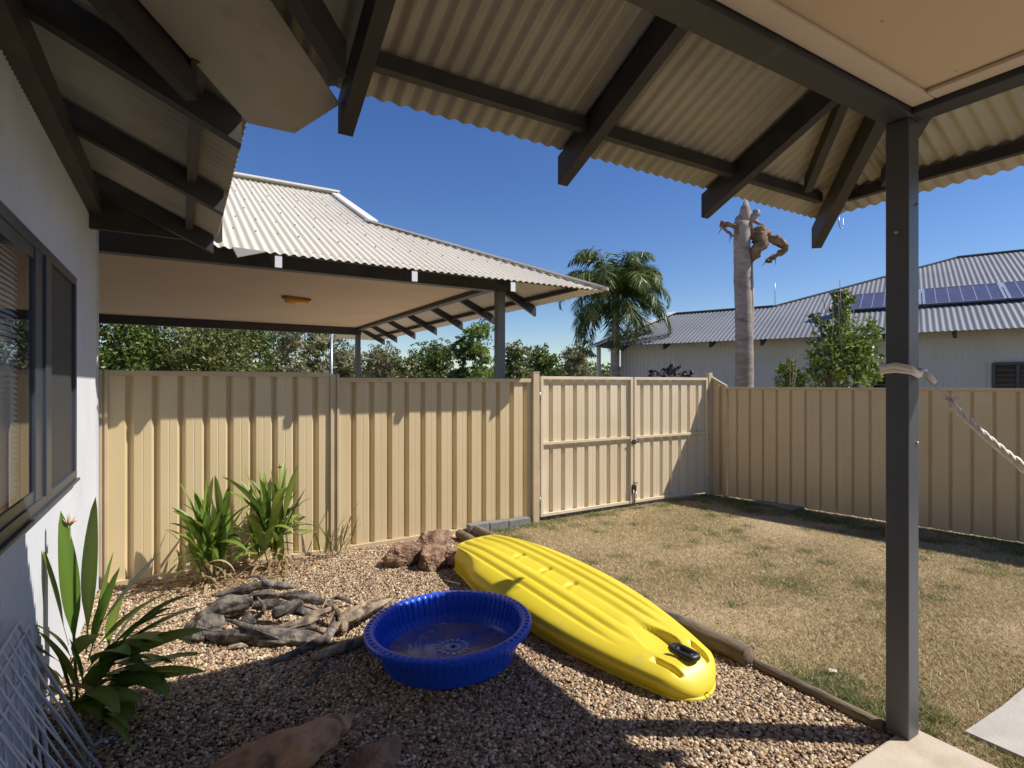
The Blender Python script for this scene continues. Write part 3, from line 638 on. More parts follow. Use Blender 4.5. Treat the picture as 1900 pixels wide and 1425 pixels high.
# one soft mass far behind them
cs=[];rs=[]; r_=random.Random(5)
for i in range(70):
    p_=at(150+i*16+r_.uniform(-8,8), r_.uniform(75,90)); hh=r_.uniform(1.6,2.9); cs.append((p_.x,p_.y,hh)); rs.append((4,4,hh*.75))
V,F,T=leafcloud(cs,rs,26000,.75,seed=9); V[:,2]=np.maximum(V[:,2],0); tag(npmesh('woodland',V,F,M['leaf_o'],tint=T,smooth=False),'distant scrubby woodland along the horizon','woodland',kind='stuff')

def palm(pos, h):
    t = thing('palm_tree', 'green feathery palm with drooping fronds beside the grey roof', 'palm', tuple(pos))
    pos = Vector(pos); top_ = pos+Vector((0,0,h)); b = MB(tuple(pos)); b.tube([pos+Vector((0,0,h*k/8)) for k in range(9)], [.17,.15,.14,.13,.13,.13,.13,.12,.12], 10, .08, 3); b.build('trunk', M['dead'], t)
    b = MB(tuple(pos)); b.tube([top_+Vector((0,0,-.15)),top_+Vector((0,0,.3)),top_+Vector((0,0,.75)),top_+Vector((0,0,1.05))],[.13,.15,.10,.05],10); b.build('crown_shaft', pmat('crownshaft',(.12,.17,.06),(.16,.2,.08),6,.4), t)
    r = random.Random(4)
    for i in range(36):
        az = i*2.39996+r.uniform(-.2,.2); el0 = [1.45,1.25,1.1,.9,.7,.45,.2,-.1][i*8//36]+r.uniform(-.1,.1); L = r.uniform(2.2,2.9)
        d2 = Vector((math.cos(az),math.sin(az),0)); p = top_+Vector((0,0,.55 if el0 > .3 else .35)); pts=[p]; el=el0
        for k in range(12):
            p = p+(d2*math.cos(el)+Vector((0,0,math.sin(el))))*L/12; pts.append(p); el -= .095+.030*k
        V=[];F=[];T=[]; side=Vector((-d2.y,d2.x,0)); tb=r.uniform(.2,.8)
        # rachis
        for k in range(12):
            a,b_=pts[k],pts[k+1]; w_=.02*(1-k/13); n0=len(V); V+= [a-side*w_,a+side*w_,b_+side*w_,b_-side*w_]; F.append((n0,n0+1,n0+2,n0+3)); T+=[.8]*4
        for k in range(1,12):
            for j in range(8):
                f=(k+j/8)/12
                if f>=1: continue
                q=pts[k].lerp(pts[min(k+1,12)],j/8); ax=(pts[min(k+1,12)]-pts[k]).normalized()
                for sg in (-1,1):
                    ll=.62*math.sin(PI*min(1,.12+f*.92))**.6*r.uniform(.8,1.1)
                    dd=(side*sg*r.uniform(.6,1)+ax*.6+Vector((r.uniform(-.2,.2),r.uniform(-.2,.2),r.uniform(-1.3,.1)))).normalized()
                    e=q+dd*ll+Vector((0,0,-.16*ll)); wv=ax*.026; n0=len(V); m_=q.lerp(e,.5)+Vector((0,0,.03))
                    V+=[q-wv*.5,m_-wv,e,m_+wv]; F.append((n0,n0+1,n0+2,n0+3)); T+=[min(1,max(0,tb+r.uniform(-.25,.25)))]*4
        npmesh('frond',[tuple(v) for v in V],F,M['palm'],t,tint=T,smooth=False,loc=tuple(pos))
palm(at(1142, 17.5, -.05), 4.0)

# beheaded trunk
dp = at(1379, 11.0, -.05); dt = thing('dead_tree', 'bare grey trunk with sawn top and hooked brown stubs', 'dead tree', tuple(dp))
b = MB(tuple(dp)); r = random.Random(3); pts=[]; rad=[]
for k in range(40):
    z=-.02+5.0*k/39; pts.append(dp+Vector((.02*math.sin(z),.015*math.cos(z*1.3),z))); rad.append(.185-.006*z+(.006 if k%3==0 else 0))
b.tube(pts,rad,16,.05,2); b.build('trunk',M['dead'],dt)
rt = Vector((math.cos(YAW),-math.sin(YAW),0)); tp=dp+Vector((0,0,5.0)); b=MB(tuple(dp))
for k,(dx,hh,rr) in enumerate([(.04,.42,.09),(-.08,.12,.07),(.12,.2,.06),(-.02,.3,.06)]):
    b.tube([tp+rt*dx+Vector((0,0,-.25)),tp+rt*dx*1.1+Vector((0,0,hh*.5)),tp+rt*dx*1.25+Vector((0,0,hh))],[rr*1.2,rr,rr*.35],8,.25,k)
b.build('splintered_top',M['dead'],dt)
def stub(pts,rad,mt,sd):
    P=[tp+rt*x+Vector((0,.15*math.sin(k*1.7+sd),z)) for k,(x,z) in enumerate(pts)]; Q=[];Rd=[]
    for k in range(len(P)-1):
        for q_ in range(4): Q.append(P[k].lerp(P[k+1],q_/4)+Vector((random.uniform(-1,1),random.uniform(-1,1),random.uniform(-1,1)))*.018); Rd.append((rad[k]*(1-q_/4)+rad[k+1]*q_/4)*random.uniform(.7,1.25))
    Q.append(P[-1]); Rd.append(rad[-1]*.5); b=MB(tuple(dp)); b.tube(Q,Rd,10,.7,sd)
    for k in range(14):
        c=random.choice(Q); e=c+Vector((random.uniform(-.08,.08),random.uniform(-.08,.08),random.uniform(-.22,.02))); b.tube([c,c.lerp(e,.5)+Vector((.01,0,.02)),e],[.014,.010,.003],4)
    b.build('branch_stub',mt,dt)
stub([(.10,-1.15),(.15,-.80),(.22,-.48),(.34,-.25),(.50,-.22),(.64,-.36),(.75,-.54),(.72,-.67),(.60,-.73),(.47,-.84)],[.05,.09,.14,.13,.10,.08,.06,.05,.045,.03],M['deadend'],1)
stub([(.12,-.30),(.24,-.20),(.38,-.24),(.44,-.34)],[.09,.09,.06,.03],M['deadend'],2)
stub([(.08,-.1),(.17,.14),(.27,.20),(.33,.08),(.36,-.08)],[.05,.045,.04,.03,.02],M['dead'],3)
stub([(-.12,-.35),(-.24,-.10),(-.32,.0),(-.37,-.10),(-.33,-.32)],[.04,.045,.05,.03,.02],M['deadend'],4)
b=MB(tuple(dp)); b.tube([tp+rt*.17+Vector((0,0,-.7)),tp+rt*.19+Vector((0,0,-1.6)),tp+rt*.185+Vector((0,0,-2.6)),tp+rt*.19+Vector((0,0,-3.6))],[.02,.028,.014,.006],6,.3,7); b.build('peeling_bark',M['cornice'],dt)

def bush(name,label,pos,lobes,n,size,mt,seed,stems=6,cat='shrub',group=None,leafasp=2.0):
    pos=Vector(pos); t=thing(name,label,cat,tuple(pos),group); cs=[tuple(pos+rt*x+Vector((0,0,z))) for x,z,_,_ in lobes]; rs=[(a,a,b_) for _,_,a,b_ in lobes]
    V,F,T=leafcloud(cs,rs,n,size,seed=seed,aspect=leafasp,droop=.3); npmesh('foliage',V,F,mt,t,tint=T,smooth=False,loc=tuple(pos))
    b=MB(tuple(pos))
    for c in cs: 
        m_=pos.lerp(Vector(c),.5)+Vector((0,0,.05)); b.tube([pos,m_,Vector(c)],[.035,.025,.01],6)
        for j in range(3): e=Vector(c)+Vector((random.uniform(-.25,.25),random.uniform(-.25,.25),random.uniform(.05,.35))); b.tube([m_,e],[.015,.005],5)
    b.build('stem',M['bark'],t); return t
bush('garden_tree','bright green leafy young tree rising against the grey house wall',at(1560,9.6),[(0,2.5,.36,.42),(-.28,2.15,.36,.4),(.3,2.2,.36,.42),(.02,2.95,.22,.35),(.45,2.6,.25,.3),(-.05,1.75,.5,.4),(-.35,2.75,.16,.25),(.55,1.95,.2,.35),(.1,3.2,.12,.22)],5200,.078,M['leaf_y'],21,cat='tree')
bush('shrub','small round bright green shrub left of the young leafy tree',at(1465,9.4),[(0,1.95,.2,.25),(-.08,1.7,.22,.25),(.15,1.75,.16,.2)],1100,.07,M['leaf_y'],22)
bush('shrub','dark purple wiry shrub in front of the grey house wall',at(1240,13.8),[(-.3,2.0,.22,.14),(.1,2.0,.25,.16),(.45,1.95,.18,.12)],420,.11,pmat('purple_leaf',(.05,.03,.05),(.09,.06,.08),9,.6),23)

# ---------------------------------------------------------------- kayak, upside down on the pebbles
KN, KS = Vector((2.42, 1.99, 0)), Vector((2.36, 4.60, 0))
kax = (KS-KN).normalized(); kside = Vector((kax.y, -kax.x, 0)); KL = (KS-KN).length       # kside points to +X
kay = thing('kayak', 'yellow plastic sit-on-top kayak lying upside down on the pebbles', 'kayak', (2.38, 3.2, 0))
def kE(a): return math.sqrt(max(0, 1-(1-min(a/.055,1))**2))
def kW(a):
    g = 1-(1-min(a/.52,1))**2.1 if a < .52 else 1-.50*((a-.52)/.48)**2.2
    e = max(0, (a-.965)/.035); return .415*(.42+.58*g)*(.10+.90*kE(a))*(1-e**3*.35)
def kH(a): return .135+.135*math.sin(PI*min(1,max(0,(a+.02)/.9))*.5) - .035*max(0,(a-.8)/.2)**2 - .05*max(0, (.05-a)/.05)**2
def sm(x, a, b): t = min(1, max(0, (x-a)/(b-a))); return t*t*(3-2*t)
def khull(a, x, W, z):
    """dents and channels pressed in the hull: returns dz"""
    d = 0
    m = sm(a,.13,.27)*(1-sm(a,.965,.995))*(1-sm(abs(x),W*.78,W*.86))
    d -= .020*m*(.5+.5*math.cos(2*PI*x/(.060+.105*W)+PI))**2.4
    # V recess with the toggle near the nose
    vw = .050+.065*sm(a,.06,.12)*(1-sm(a,.12,.22)); d -= .055*(1-sm(abs(x),vw*.8,vw))*sm(a,.062,.078)*(1-sm(a,.12,.24))
    for sx in (-1,1):                                    # finger slots
        cx = sx*(.125+.55*(a-.05)); d -= .030*(1-sm(abs(x-cx),.014,.024))*sm(a,.026,.034)*(1-sm(a,.086,.094))
    for ca in (.44,.56,.70):                             # scuppers on the centre line
        for sx, dd in ((.024,-.035),(-.03,.014)):
            rr = math.hypot((a-ca)*KL-(.03 if sx>0 else -.03), x-sx); d += dd*(1-sm(rr,.016,.036))
    return d
NA, NC = 300, 150; V = []
for i in range(NA+1):
    a = (i/NA); a = a if a > .12 else .12*(a/.12)**1.6
    W = max(kW(a), .004); H = kH(a)*(.45+.55*kE(a))
    for j in range(NC+1):
        th = PI*j/NC; c, s_ = math.cos(th), math.sin(th)
        x = W*math.copysign(abs(c)**.56, c); z = abs(s_)**.34
        x *= (.84+.16*sm(z,0,.62))*(1-.07*sm(z,.75,1))
        side = 1-.0
        zz = .012+(H-.012)*z
        if z > .9: zz += khull(a, x, W, z)*sm(z,.9,.97)
        # stern hollow at the sides
        hol = sm(a,.72,.90)*(1-sm(z,.75,.95))*.09; x -= math.copysign(hol*(z+.25), c)*(1 if abs(x) > .05 else 0)
        zz += (x+W)*.085
        p = KN+kax*(a*KL)+kside*x; V.append((p.x, p.y, zz))
nv_ = NC+1; F = [(i*nv_+j, (i+1)*nv_+j, (i+1)*nv_+j+1, i*nv_+j+1) for i in range(NA) for j in range(NC)]
M['kayak'] = pmat('yellow_plastic', (.70,.56,.03), (.76,.61,.045), 2, .42, .06, 90, c3=(.66,.53,.06), s3=9, f3=.6)
hull = npmesh('hull', V, F, M['kayak'], kay, smooth=True, loc=(2.38,3.2,0))
# transom at the stern and deck edge
b = MB((2.38,3.2,0)); e = [Vector(V[NA*nv_+j]) for j in range(NC+1)]; cen = sum(e, Vector())/len(e); cen += kax*.012
b.add(e+[cen], [(j, j+1, NC+1) for j in range(NC)], True); b.build('stern', M['kayak'], kay)
L_ = [Vector(V[i*nv_]) for i in list(range(0,24))+list(range(24,NA+1,4))]; Rr = [Vector(V[i*nv_+NC]) for i in list(range(0,24))+list(range(24,NA+1,4))]
b = MB((2.38,3.2,0)); b.tube([p+Vector((0,0,.006)) for p in L_], .012, 8); b.tube([L_[0]+Vector((0,0,.006)), Rr[0]+Vector((0,0,.006))], .013, 8); b.build('rim', M['kayak'], kay); b = MB((2.38,3.2,0)); b.tube([p+Vector((0,0,.006)) for p in Rr], .012, 8); b.build('rim', M['kayak'], kay)
hc = KN+kax*.165+kside*.02; hz = kH(.06)+.036
b = MB(tuple(hc+Vector((0,0,hz))))
lp = [hc+kax*(.078*math.copysign(abs(math.cos(t))**.5,math.cos(t)))+kside*(.034*math.copysign(abs(math.sin(t))**.5,math.sin(t)))+Vector((0,0,hz-.004)) for t in [2*PI*k/28 for k in range(29)]]
b.tube(lp, .019, 8); b.tube([hc-kax*.06+Vector((0,0,hz-.035)), hc-kax*.045+Vector((0,0,hz+.005))], .016, 8); b.tube([hc+kax*.06+Vector((0,0,hz-.035)), hc+kax*.045+Vector((0,0,hz+.005))], .016, 8)
b.build('grab_handle', M['rubber'], kay)

# ---------------------------------------------------------------- paddling pool
pool = thing('paddling_pool', 'blue round plastic paddling pool with fluted rim beside the yellow kayak', 'paddling pool', (POOL[0], POOL[1], 0))
tilt = Matrix.Rotation(R(-2.2), 3, Vector((.5,.85,0)))
def lathe(prof, nseg, flute, name, mt):
    V = []; F = []
    for i, (r_, z, fl) in enumerate(prof):
        for k in range(nseg):
            t = 2*PI*k/nseg; rr = r_+fl*flute(t); v = tilt @ Vector((rr*math.cos(t), rr*math.sin(t), z)); V.append((POOL[0]+v.x, POOL[1]+v.y, .012+v.z+ .0))
    for i in range(len(prof)-1):
        for k in range(nseg): a=i*nseg+k; b_=i*nseg+(k+1)%nseg; F.append((a,b_,b_+nseg,a+nseg))
    return npmesh(name, V, F, mt, pool, smooth=False, loc=(POOL[0],POOL[1],0))
NF = 66
fl = lambda t: max(-1, min(1, 1.7*math.cos(NF*t)))
mt, t_, b_ = new_mat('blue_plastic'); N = t_.nodes; Lk = t_.links
b_.inputs['Base Color'].default_value = (.012,.085,.60,1); b_.inputs['Roughness'].default_value = .3
M['pool'] = mt
lathe([(.0,.0,0),(.385,.0,0),(.405,.012,0),(.425,.08,.0),(.430,.085,.0),(.447,.165,.0),(.455,.170,0),(.465,.19,.0),(.470,.187,0),(.500,.186,.0),(.508,.180,.0),(.513,.182,.001),(.515,.206,.001),(.508,.213,.0),
       (.502,.214,.0),(.485,.215,-.0),(.470,.216,-.0),(.462,.214,-.001),(.452,.200,-.005),(.442,.15,-.007),(.432,.10,-.006),(.420,.07,-.002),(.408,.04,0),(.395,.020,0),(.37,.012,0),(.2,.013,0),(.001,.013,0)], NF*10, fl, 'shell', M['pool'])
b = MB((POOL[0],POOL[1],0))
for k in range(NF):
    t0 = 2*PI*(k+.5)/NF; c0 = Vector((math.cos(t0),math.sin(t0),0)); c1 = Vector((-c0.y,c0.x,0))
    v = [tilt @ (c0*r0+c1*w0+Vector((0,0,.2165+h0))) + Vector((POOL[0],POOL[1],.012)) for h0 in (-.004,.0035) for r0,w0 in ((.478,-.0045),(.502,-.005),(.502,.005),(.478,.0045))]
    b.add(v,[(0,3,2,1),(4,5,6,7),(0,1,5,4),(1,2,6,5),(2,3,7,6),(3,0,4,7)])
b.build('rim_ribs', M['pool'], pool, bev=.002)['kind'] = 'stuff'
# film of dirty water with a pale drain rosette
mt, t_, b_ = new_mat('dirty_water'); N = t_.nodes; Lk = t_.links
tc = N.new('ShaderNodeTexCoord'); n1 = N.new('ShaderNodeTexNoise'); n1.inputs['Scale'].default_value = 3.2; n1.inputs['Detail'].default_value = 9; n1.inputs['Roughness'].default_value = .65; Lk.new(tc.outputs['Object'], n1.inputs[0])
r1 = N.new('ShaderNodeValToRGB'); r1.color_ramp.elements[0].position=.38; r1.color_ramp.elements[1].position=.62; r1.color_ramp.elements[0].color=(.05,.12,.46,1); r1.color_ramp.elements[1].color=(.36,.25,.20,1); Lk.new(n1.outputs[0], r1.inputs[0])
n2 = N.new('ShaderNodeTexNoise'); n2.inputs['Scale'].default_value = 22; n2.inputs['Detail'].default_value = 6; Lk.new(tc.outputs['Object'], n2.inputs[0])
mx = N.new('ShaderNodeMix'); mx.data_type='RGBA'; mx.blend_type='OVERLAY'; mx.inputs['Factor'].default_value=.5; Lk.new(r1.outputs[0], mx.inputs['A']); Lk.new(n2.outputs[0], mx.inputs['B']); Lk.new(mx.outputs['Result'], b_.inputs['Base Color'])
b_.inputs['Roughness'].default_value = .12; b_.inputs['Alpha'].default_value = .8
V=[(POOL[0],POOL[1],.045)]+[(POOL[0]+.393*math.cos(2*PI*k/96),POOL[1]+.393*math.sin(2*PI*k/96),.045) for k in range(96)]
npmesh('water',V,[(0,1+k,1+(k+1)%96) for k in range(96)],mt,pool,loc=(POOL[0],POOL[1],0))
b = MB((POOL[0],POOL[1],0)); cx_, cy_ = POOL[0]+.03, POOL[1]+.02
for k in range(16):
    t0 = 2*PI*k/16
    for r0, r1_, wv in ((.018,.062,.011),(.068,.112,.018)):
        c0 = Vector((math.cos(t0),math.sin(t0),0)); c1 = Vector((-c0.y,c0.x,0)); cc = Vector((cx_,cy_,.049))
        b.add([cc+c0*r0, cc+c0*(r0+r1_)/2-c1*wv*.8, cc+c0*r1_, cc+c0*(r0+r1_)/2+c1*wv*.8],[(0,1,2,3)])
b.build('drain_rosette', pmat('pale_blue',(.30,.38,.58),(.42,.5,.66),30,.35), pool)
MB((cx_,cy_,.05)).tube([(cx_,cy_,.047),(cx_,cy_,.056)],.010,14).build('drain_plug', M['rubber'], pool)

# ---------------------------------------------------------------- rocks, blocks, logs, driftwood
def rock(label, pos, size, seed, mt=None, name='rock', rot=0, sub=5, jag=.5, group=None, cat='rock'):
    BV, BF = ico(sub); pos = Vector(pos); out = []
    r = random.Random(seed); planes = [(Vector((r.gauss(0,1),r.gauss(0,1),r.gauss(0,1))).normalized(), r.uniform(.52,.88)) for _ in range(17)]
    cr, sr = math.cos(rot), math.sin(rot)
    for v in BV:
        v = Vector(v); m_ = 1.0
        for n_, dd in planes:
            k = v.dot(n_)
            if k > 1e-3: m_ = min(m_, dd/k)
        v = v*m_*(1+.22*jag*noise.noise(v*2.4+Vector((seed,0,0)))+.22*jag*abs(noise.noise(v*5+Vector((seed,3,0))))+.10*jag*noise.noise(v*13)+.06*jag*noise.noise(v*28))
        x, y, z = v.x*size[0], v.y*size[1], v.z*size[2]; out.append((pos.x+x*cr-y*sr, pos.y+x*sr+y*cr, max(pos.z+z, -.03)))
    o = npmesh(name, out, BF, mt or M['rock'], smooth=False, loc=tuple(pos)); return tag(o, label, cat, group)
GR = 'red rocks heaped by the fence'
rock('dark red broken rock leftmost of the heap by the fence', (1.83,4.95,.06), (.21,.16,.14), 1, group=GR)
rock('largest rust red rock at the front middle of the heap', (2.02,4.78,.07), (.22,.16,.17), 5, rot=.5, group=GR)
rock('orange flat topped rock touching the end of the kayak', (2.23,4.72,.05), (.24,.17,.14), 8, rot=-.3, group=GR)
rock('pale brown flat slab of rock at the back of the heap', (2.15,5.12,.07), (.29,.17,.19), 11, rot=.2, group=GR)
rock('small dark rock half under the raised end of the kayak', (2.30,4.52,.04), (.14,.10,.10), 14, group=GR)
rock('low red brown rock at the back left of the heap', (1.93,5.15,.05), (.16,.12,.11), 17, group=GR)
rock('large reddish sandstone rock in shade at the bottom edge of the garden', (.74,2.40,.0), (.22,.17,.10), 23, M['redwood'], rot=.6)
rock('grey flaky stone left of the driftwood pile', (.15,4.22,.05), (.13,.13,.12), 29, M['driftwood'])
rock('white lump of stone on the dry lawn', (2.995,2.02-.0,.02), (.028,.024,.02), 31, M['paverock'], sub=3) .location = at(1545, 3.22, .015)
for i,(xa,xb,yy,lab) in enumerate([(2.80,3.05,5.60,'leftmost'),(3.06,3.31,5.605,'middle'),(3.32,3.62,5.61,'rightmost')]):
    b = MB(((xa+xb)/2,yy,0)); b.box(xa,xb,yy-.05,yy+.05,-.03,.105-.008*i); tag(b.build('edging_block',M['block'],bev=.01), f'grey concrete edging block under the fence, {lab} of the row', 'block', 'concrete blocks at the fence foot')
b = MB((7.3,4.6,0)); b.box(7.02,7.30,4.35,4.95,-.02,.03); tag(b.build('paving_slab',M['block'],bev=.008),'flat grey slab lying in the grass at the foot of the side fence','paving slab')
def log(label, p, q, r_, seed, group='treated logs edging the lawn'):
    p=Vector(p); q=Vector(q); n=16; pts=[p.lerp(q,k/n)+Vector((.006*noise.noise(Vector((k*.6,seed,0))),0,.004*noise.noise(Vector((k*.5,seed,4))))) for k in range(n+1)]
    t = thing('garden_log', label, 'log', tuple(p), group); b=MB(tuple(p)); b.tube(pts,[r_*(1+.06*noise.noise(Vector((k*.8,seed,9)))) for k in range(n+1)],20,.07,seed,cap=False); b.build('bark',M['log'],t)
    for c,d_,nm in ((pts[0],-1,'cut_end'),(pts[-1],1,'cut_end')):
        ax=(q-p).normalized()*d_; b=MB(tuple(p)); b.tube([c-ax*.004,c+ax*.006],[r_*.985,r_*.93],20,.07,seed); b.build(nm,M['logend'],t)
log('thick weathered round log between kayak nose and lawn', (2.93,2.10,.055),(2.93,3.55,.055),.062,1)
log('thin half buried log running from the thick log to the terrace post', (2.945,1.36,.022),(2.95,2.06,.028),.030,2)
log('long dark log behind the kayak on the lawn edge', (2.93,3.60,.045),(2.86,5.52,.05),.052,3)
log('round dark log lying against the red rocks by the fence', (2.62,5.45,.06),(2.60,4.72,.055),.050,4)
def wood(label, pts, rad, mt, seed, wob=.62, n=34, group=None, flat=.8, name='driftwood'):
    if group and 'pebbles' in group: rad=[r_*.80 for r_ in rad]
    P=[Vector(p) for p in pts]; out=[]; rr=[]; m=len(P); q=16
    for i in range(m-1):
        p0=P[max(i-1,0)];p1=P[i];p2=P[i+1];p3=P[min(i+2,m-1)]
        for k in range(q):
            t=k/q; out.append(.5*((2*p1)+(-p0+p2)*t+(2*p0-5*p1+4*p2-p3)*t*t+(-p0+3*p1-3*p2+p3)*t**3)); rr.append(rad[i]*(1-t)+rad[i+1]*t)
    out.append(P[-1]); rr.append(rad[-1])
    b=MB(tuple(P[0])); b.tube(out,rr,n,0,seed,flat=flat)
    M_=len(out)
    for i in range(M_):                                    # grain ridges, knots and splits along the length
        c=out[i]; tp_=1 if 3<i<M_-4 else .75
        for k in range(n):
            v=b.v[i*n+k]; d=v-c; a=k/n*2*PI; L=i*.10
            g=.20*abs(noise.noise(Vector((math.cos(a)*3.2,math.sin(a)*3.2,L*.5+seed))))+.11*noise.noise(Vector((math.cos(a)*8,math.sin(a)*8,L*.9+seed)))+.22*noise.noise(Vector((math.cos(a)*.9,math.sin(a)*.9,L*1.2+seed*5)))
            b.v[i*n+k]=c+d*(1-(g-.05)*wob*3.4)*tp_
            if b.v[i*n+k].z < -.01: b.v[i*n+k].z = -.01
    return tag(b.build(name,mt),label,'driftwood',group)
GD='grey driftwood pieces piled on the pebbles'; D=M['driftwood']; Tn=M['tanwood']
# positions measured on the bed
def gp(px, py, z=0.0):
    d=(1.7-z)*1020/(py-712.5); return tuple(at(px,d,z))
wood('hollow dark grey stump at the left of the driftwood pile',[gp(365,1150,.05),gp(410,1128,.09),gp(470,1112,.12)],[.055,.095,.07],D,1,group=GD)
wood('long grey gnarled branch along the front of the pile',[gp(358,1168,.04),gp(420,1180,.05),gp(500,1180,.06),(gp(560,1185,.04)),gp(620,1195,.01)],[.03,.06,.085,.07,.03],D,2,group=GD,wob=.6)
wood('tan grey forked branch at the right front of the pile',[gp(500,1170,.07),gp(545,1160,.10),gp(590,1140,.11),gp(618,1130,.09)],[.02,.045,.05,.025],Tn,3,group=GD)
wood('smooth pale grey branch across the middle of the pile',[gp(470,1125,.13),gp(510,1122,.14),gp(560,1135,.12),gp(595,1142,.09)],[.045,.055,.045,.02],D,4,group=GD,wob=.25)
wood('flat weathered branch across the back of the pile',[gp(400,1105,.08),gp(450,1092,.11),gp(500,1085,.12),gp(545,1090,.08)],[.03,.045,.05,.03],D,5,group=GD)
wood('knotty dark piece at the back right of the pile',[gp(520,1105,.08),gp(560,1108,.09),gp(600,1118,.06)],[.04,.055,.035],D,6,group=GD,wob=.6)
wood('short upright knot standing in the pile',[gp(455,1165,.05),gp(460,1150,.14),gp(468,1140,.17)],[.05,.06,.03],D,7,group=GD)
wood('thin bent twig sticking up behind the pile',[gp(500,1085,.14),gp(480,1070,.17),gp(455,1072,.15)],[.025,.02,.008],D,8,group=GD)
wood('small tan chip of wood in front of the pile',[gp(420,1205,.01),gp(445,1198,.03),gp(465,1200,.01)],[.015,.025,.012],Tn,9,group=GD)
wood('curled bark ring right of the pile',[gp(608,1128,.03),gp(620,1110,.07),gp(640,1112,.07),gp(650,1120,.02)],[.012,.018,.018,.01],D,10,group=GD)
GB='long sticks left of the blue pool'
wood('long dark stick pointing left out of the sun',[gp(500,1232,.02),gp(560,1205,.03),gp(610,1180,.05),gp(625,1135,.10)],[.012,.03,.03,.014],D,11,group=GB)
wood('thick dark round branch running up to the blue pool',[gp(578,1222,.03),gp(625,1205,.04),gp(690,1183,.045)],[.036,.036,.03],Tn,12,group=GB,wob=.2)
wood('tan splintered branch nearest the pool rim',[gp(612,1170,.05),gp(650,1150,.09),gp(690,1128,.10),gp(725,1112,.07)],[.03,.04,.035,.015],Tn,13,group=GB)
wood('second tan branch beneath the splintered one',[gp(625,1150,.03),gp(665,1128,.07),gp(705,1108,.05)],[.02,.03,.012],Tn,14,group=GB)
wood('short forked stick standing in the bundle of sticks',[gp(640,1172,.05),gp(635,1150,.10),gp(618,1120,.13)],[.025,.022,.008],Tn,18,group=GB)
wood('slim grey stick in shade below the others',[gp(565,1275,.01),gp(590,1245,.02),gp(608,1220,.03)],[.012,.018,.012],D,15,group=GB)
wood('large smooth red brown log at the bottom of the garden',[gp(380,1445,.04),gp(460,1420,.07),gp(550,1392,.09),gp(600,1362,.09),gp(645,1338,.07)],[.04,.085,.105,.085,.035],pmat('weathered_red_log',(.42,.21,.11),(.62,.37,.20),6,.9,.9,30,c3=(.18,.10,.06),s3=6,f3=.56),16,wob=.32,n=34)
wood('dark broken chunk lying on top of the pile centre',[gp(505,1140,.14),gp(535,1128,.17),gp(560,1118,.16)],[.05,.055,.03],D,31,group=GD,wob=.8)
wood('pale splintered end sticking out of the pile to the lower right',[gp(575,1165,.05),gp(600,1172,.05),gp(640,1168,.02)],[.035,.03,.008],Tn,32,group=GD,wob=.7)
wood('thin grey stick laid across the front branch of the pile',[gp(420,1150,.13),gp(470,1165,.13),gp(530,1190,.05)],[.016,.02,.01],D,41,group=GD)
wood('crooked dark stick poking up from the middle of the pile',[gp(470,1150,.08),gp(490,1130,.16),gp(478,1108,.22)],[.02,.02,.007],D,42,group=GD)
wood('broken grey slab leaning on the back of the pile',[gp(430,1118,.07),gp(480,1105,.14),gp(515,1102,.15)],[.03,.045,.02],D,43,group=GD,wob=.8)
wood('pale forked twig on the right shoulder of the pile',[gp(545,1120,.14),gp(580,1128,.12),gp(612,1145,.08)],[.018,.022,.008],Tn,44,group=GD)
wood('dark knotted lump under the tan forked branch',[gp(520,1180,.03),gp(550,1172,.05),gp(585,1160,.05)],[.05,.06,.04],D,45,group=GD,wob=.9)
wood('blackened stub leaning out of the left end of the pile',[gp(345,1170,.02),gp(370,1148,.09),gp(392,1128,.15)],[.04,.05,.025],D,33,group=GD,wob=.8)
wood('short grey log half buried behind the left stump',[gp(405,1120,.03),gp(440,1102,.05),gp(468,1096,.04)],[.05,.06,.04],D,34,group=GD,wob=.7)
wood('thin dead brown stem lying along the fence foot',[gp(195,1092,.02),gp(260,1085,.03),gp(330,1078,.03),gp(420,1072,.02)],[.007,.009,.009,.005],M['redwood'],17,wob=.1)
wood('white scrap on the pebbles behind the pool',[gp(826,1076,.02),gp(840,1080,.025),gp(856,1084,.02)],[.006,.012,.006],M['white'],19,wob=.3,flat=.3,name='plastic_scrap')['category']='scrap'

# ---------------------------------------------------------------- strappy plants
def leaf(V,F,T,base,dirv,L,W,arch,tint,rnd,fold=.25,stalk=.22):
    base=Vector(base); d=Vector(dirv).normalized(); side=d.cross(Vector((0,0,1))); side=side.normalized() if side.length>.05 else Vector((1,0,0))
    tw=rnd.uniform(-.5,.5); side=(side*math.cos(tw)+side.cross(d)*math.sin(tw)).normalized()
    p=base.copy(); n=12; rows=[]
    for k in range(n+1):
        f=k/n; w_=W*(.14 if f<stalk*.6 else 1)*(1 if f<=0 else 1)
        g=max(0,(f-stalk)/(1-stalk)); w_=W*(.13+.87*(math.sin(PI*min(1,g**.75))**.8 if g>0 else 0)) if f<1 else .0005
        up=side.cross(d); rows.append((p-side*w_+up*fold*w_, p, p+side*w_+up*fold*w_))
        p=p+d*L/n; d=(d+Vector((0,0,-arch/n*(.3+1.4*f)))).normalized(); side=(side-d*side.dot(d)).normalized()
    n0=len(V)
    for a,b_,c in rows: V+=[a,b_,c]; T+=[tint-.05,tint+.12,tint-.05]
    for k in range(n):
        i=n0+k*3; F+=[(i,i+1,i+4,i+3),(i+1,i+2,i+5,i+4)]
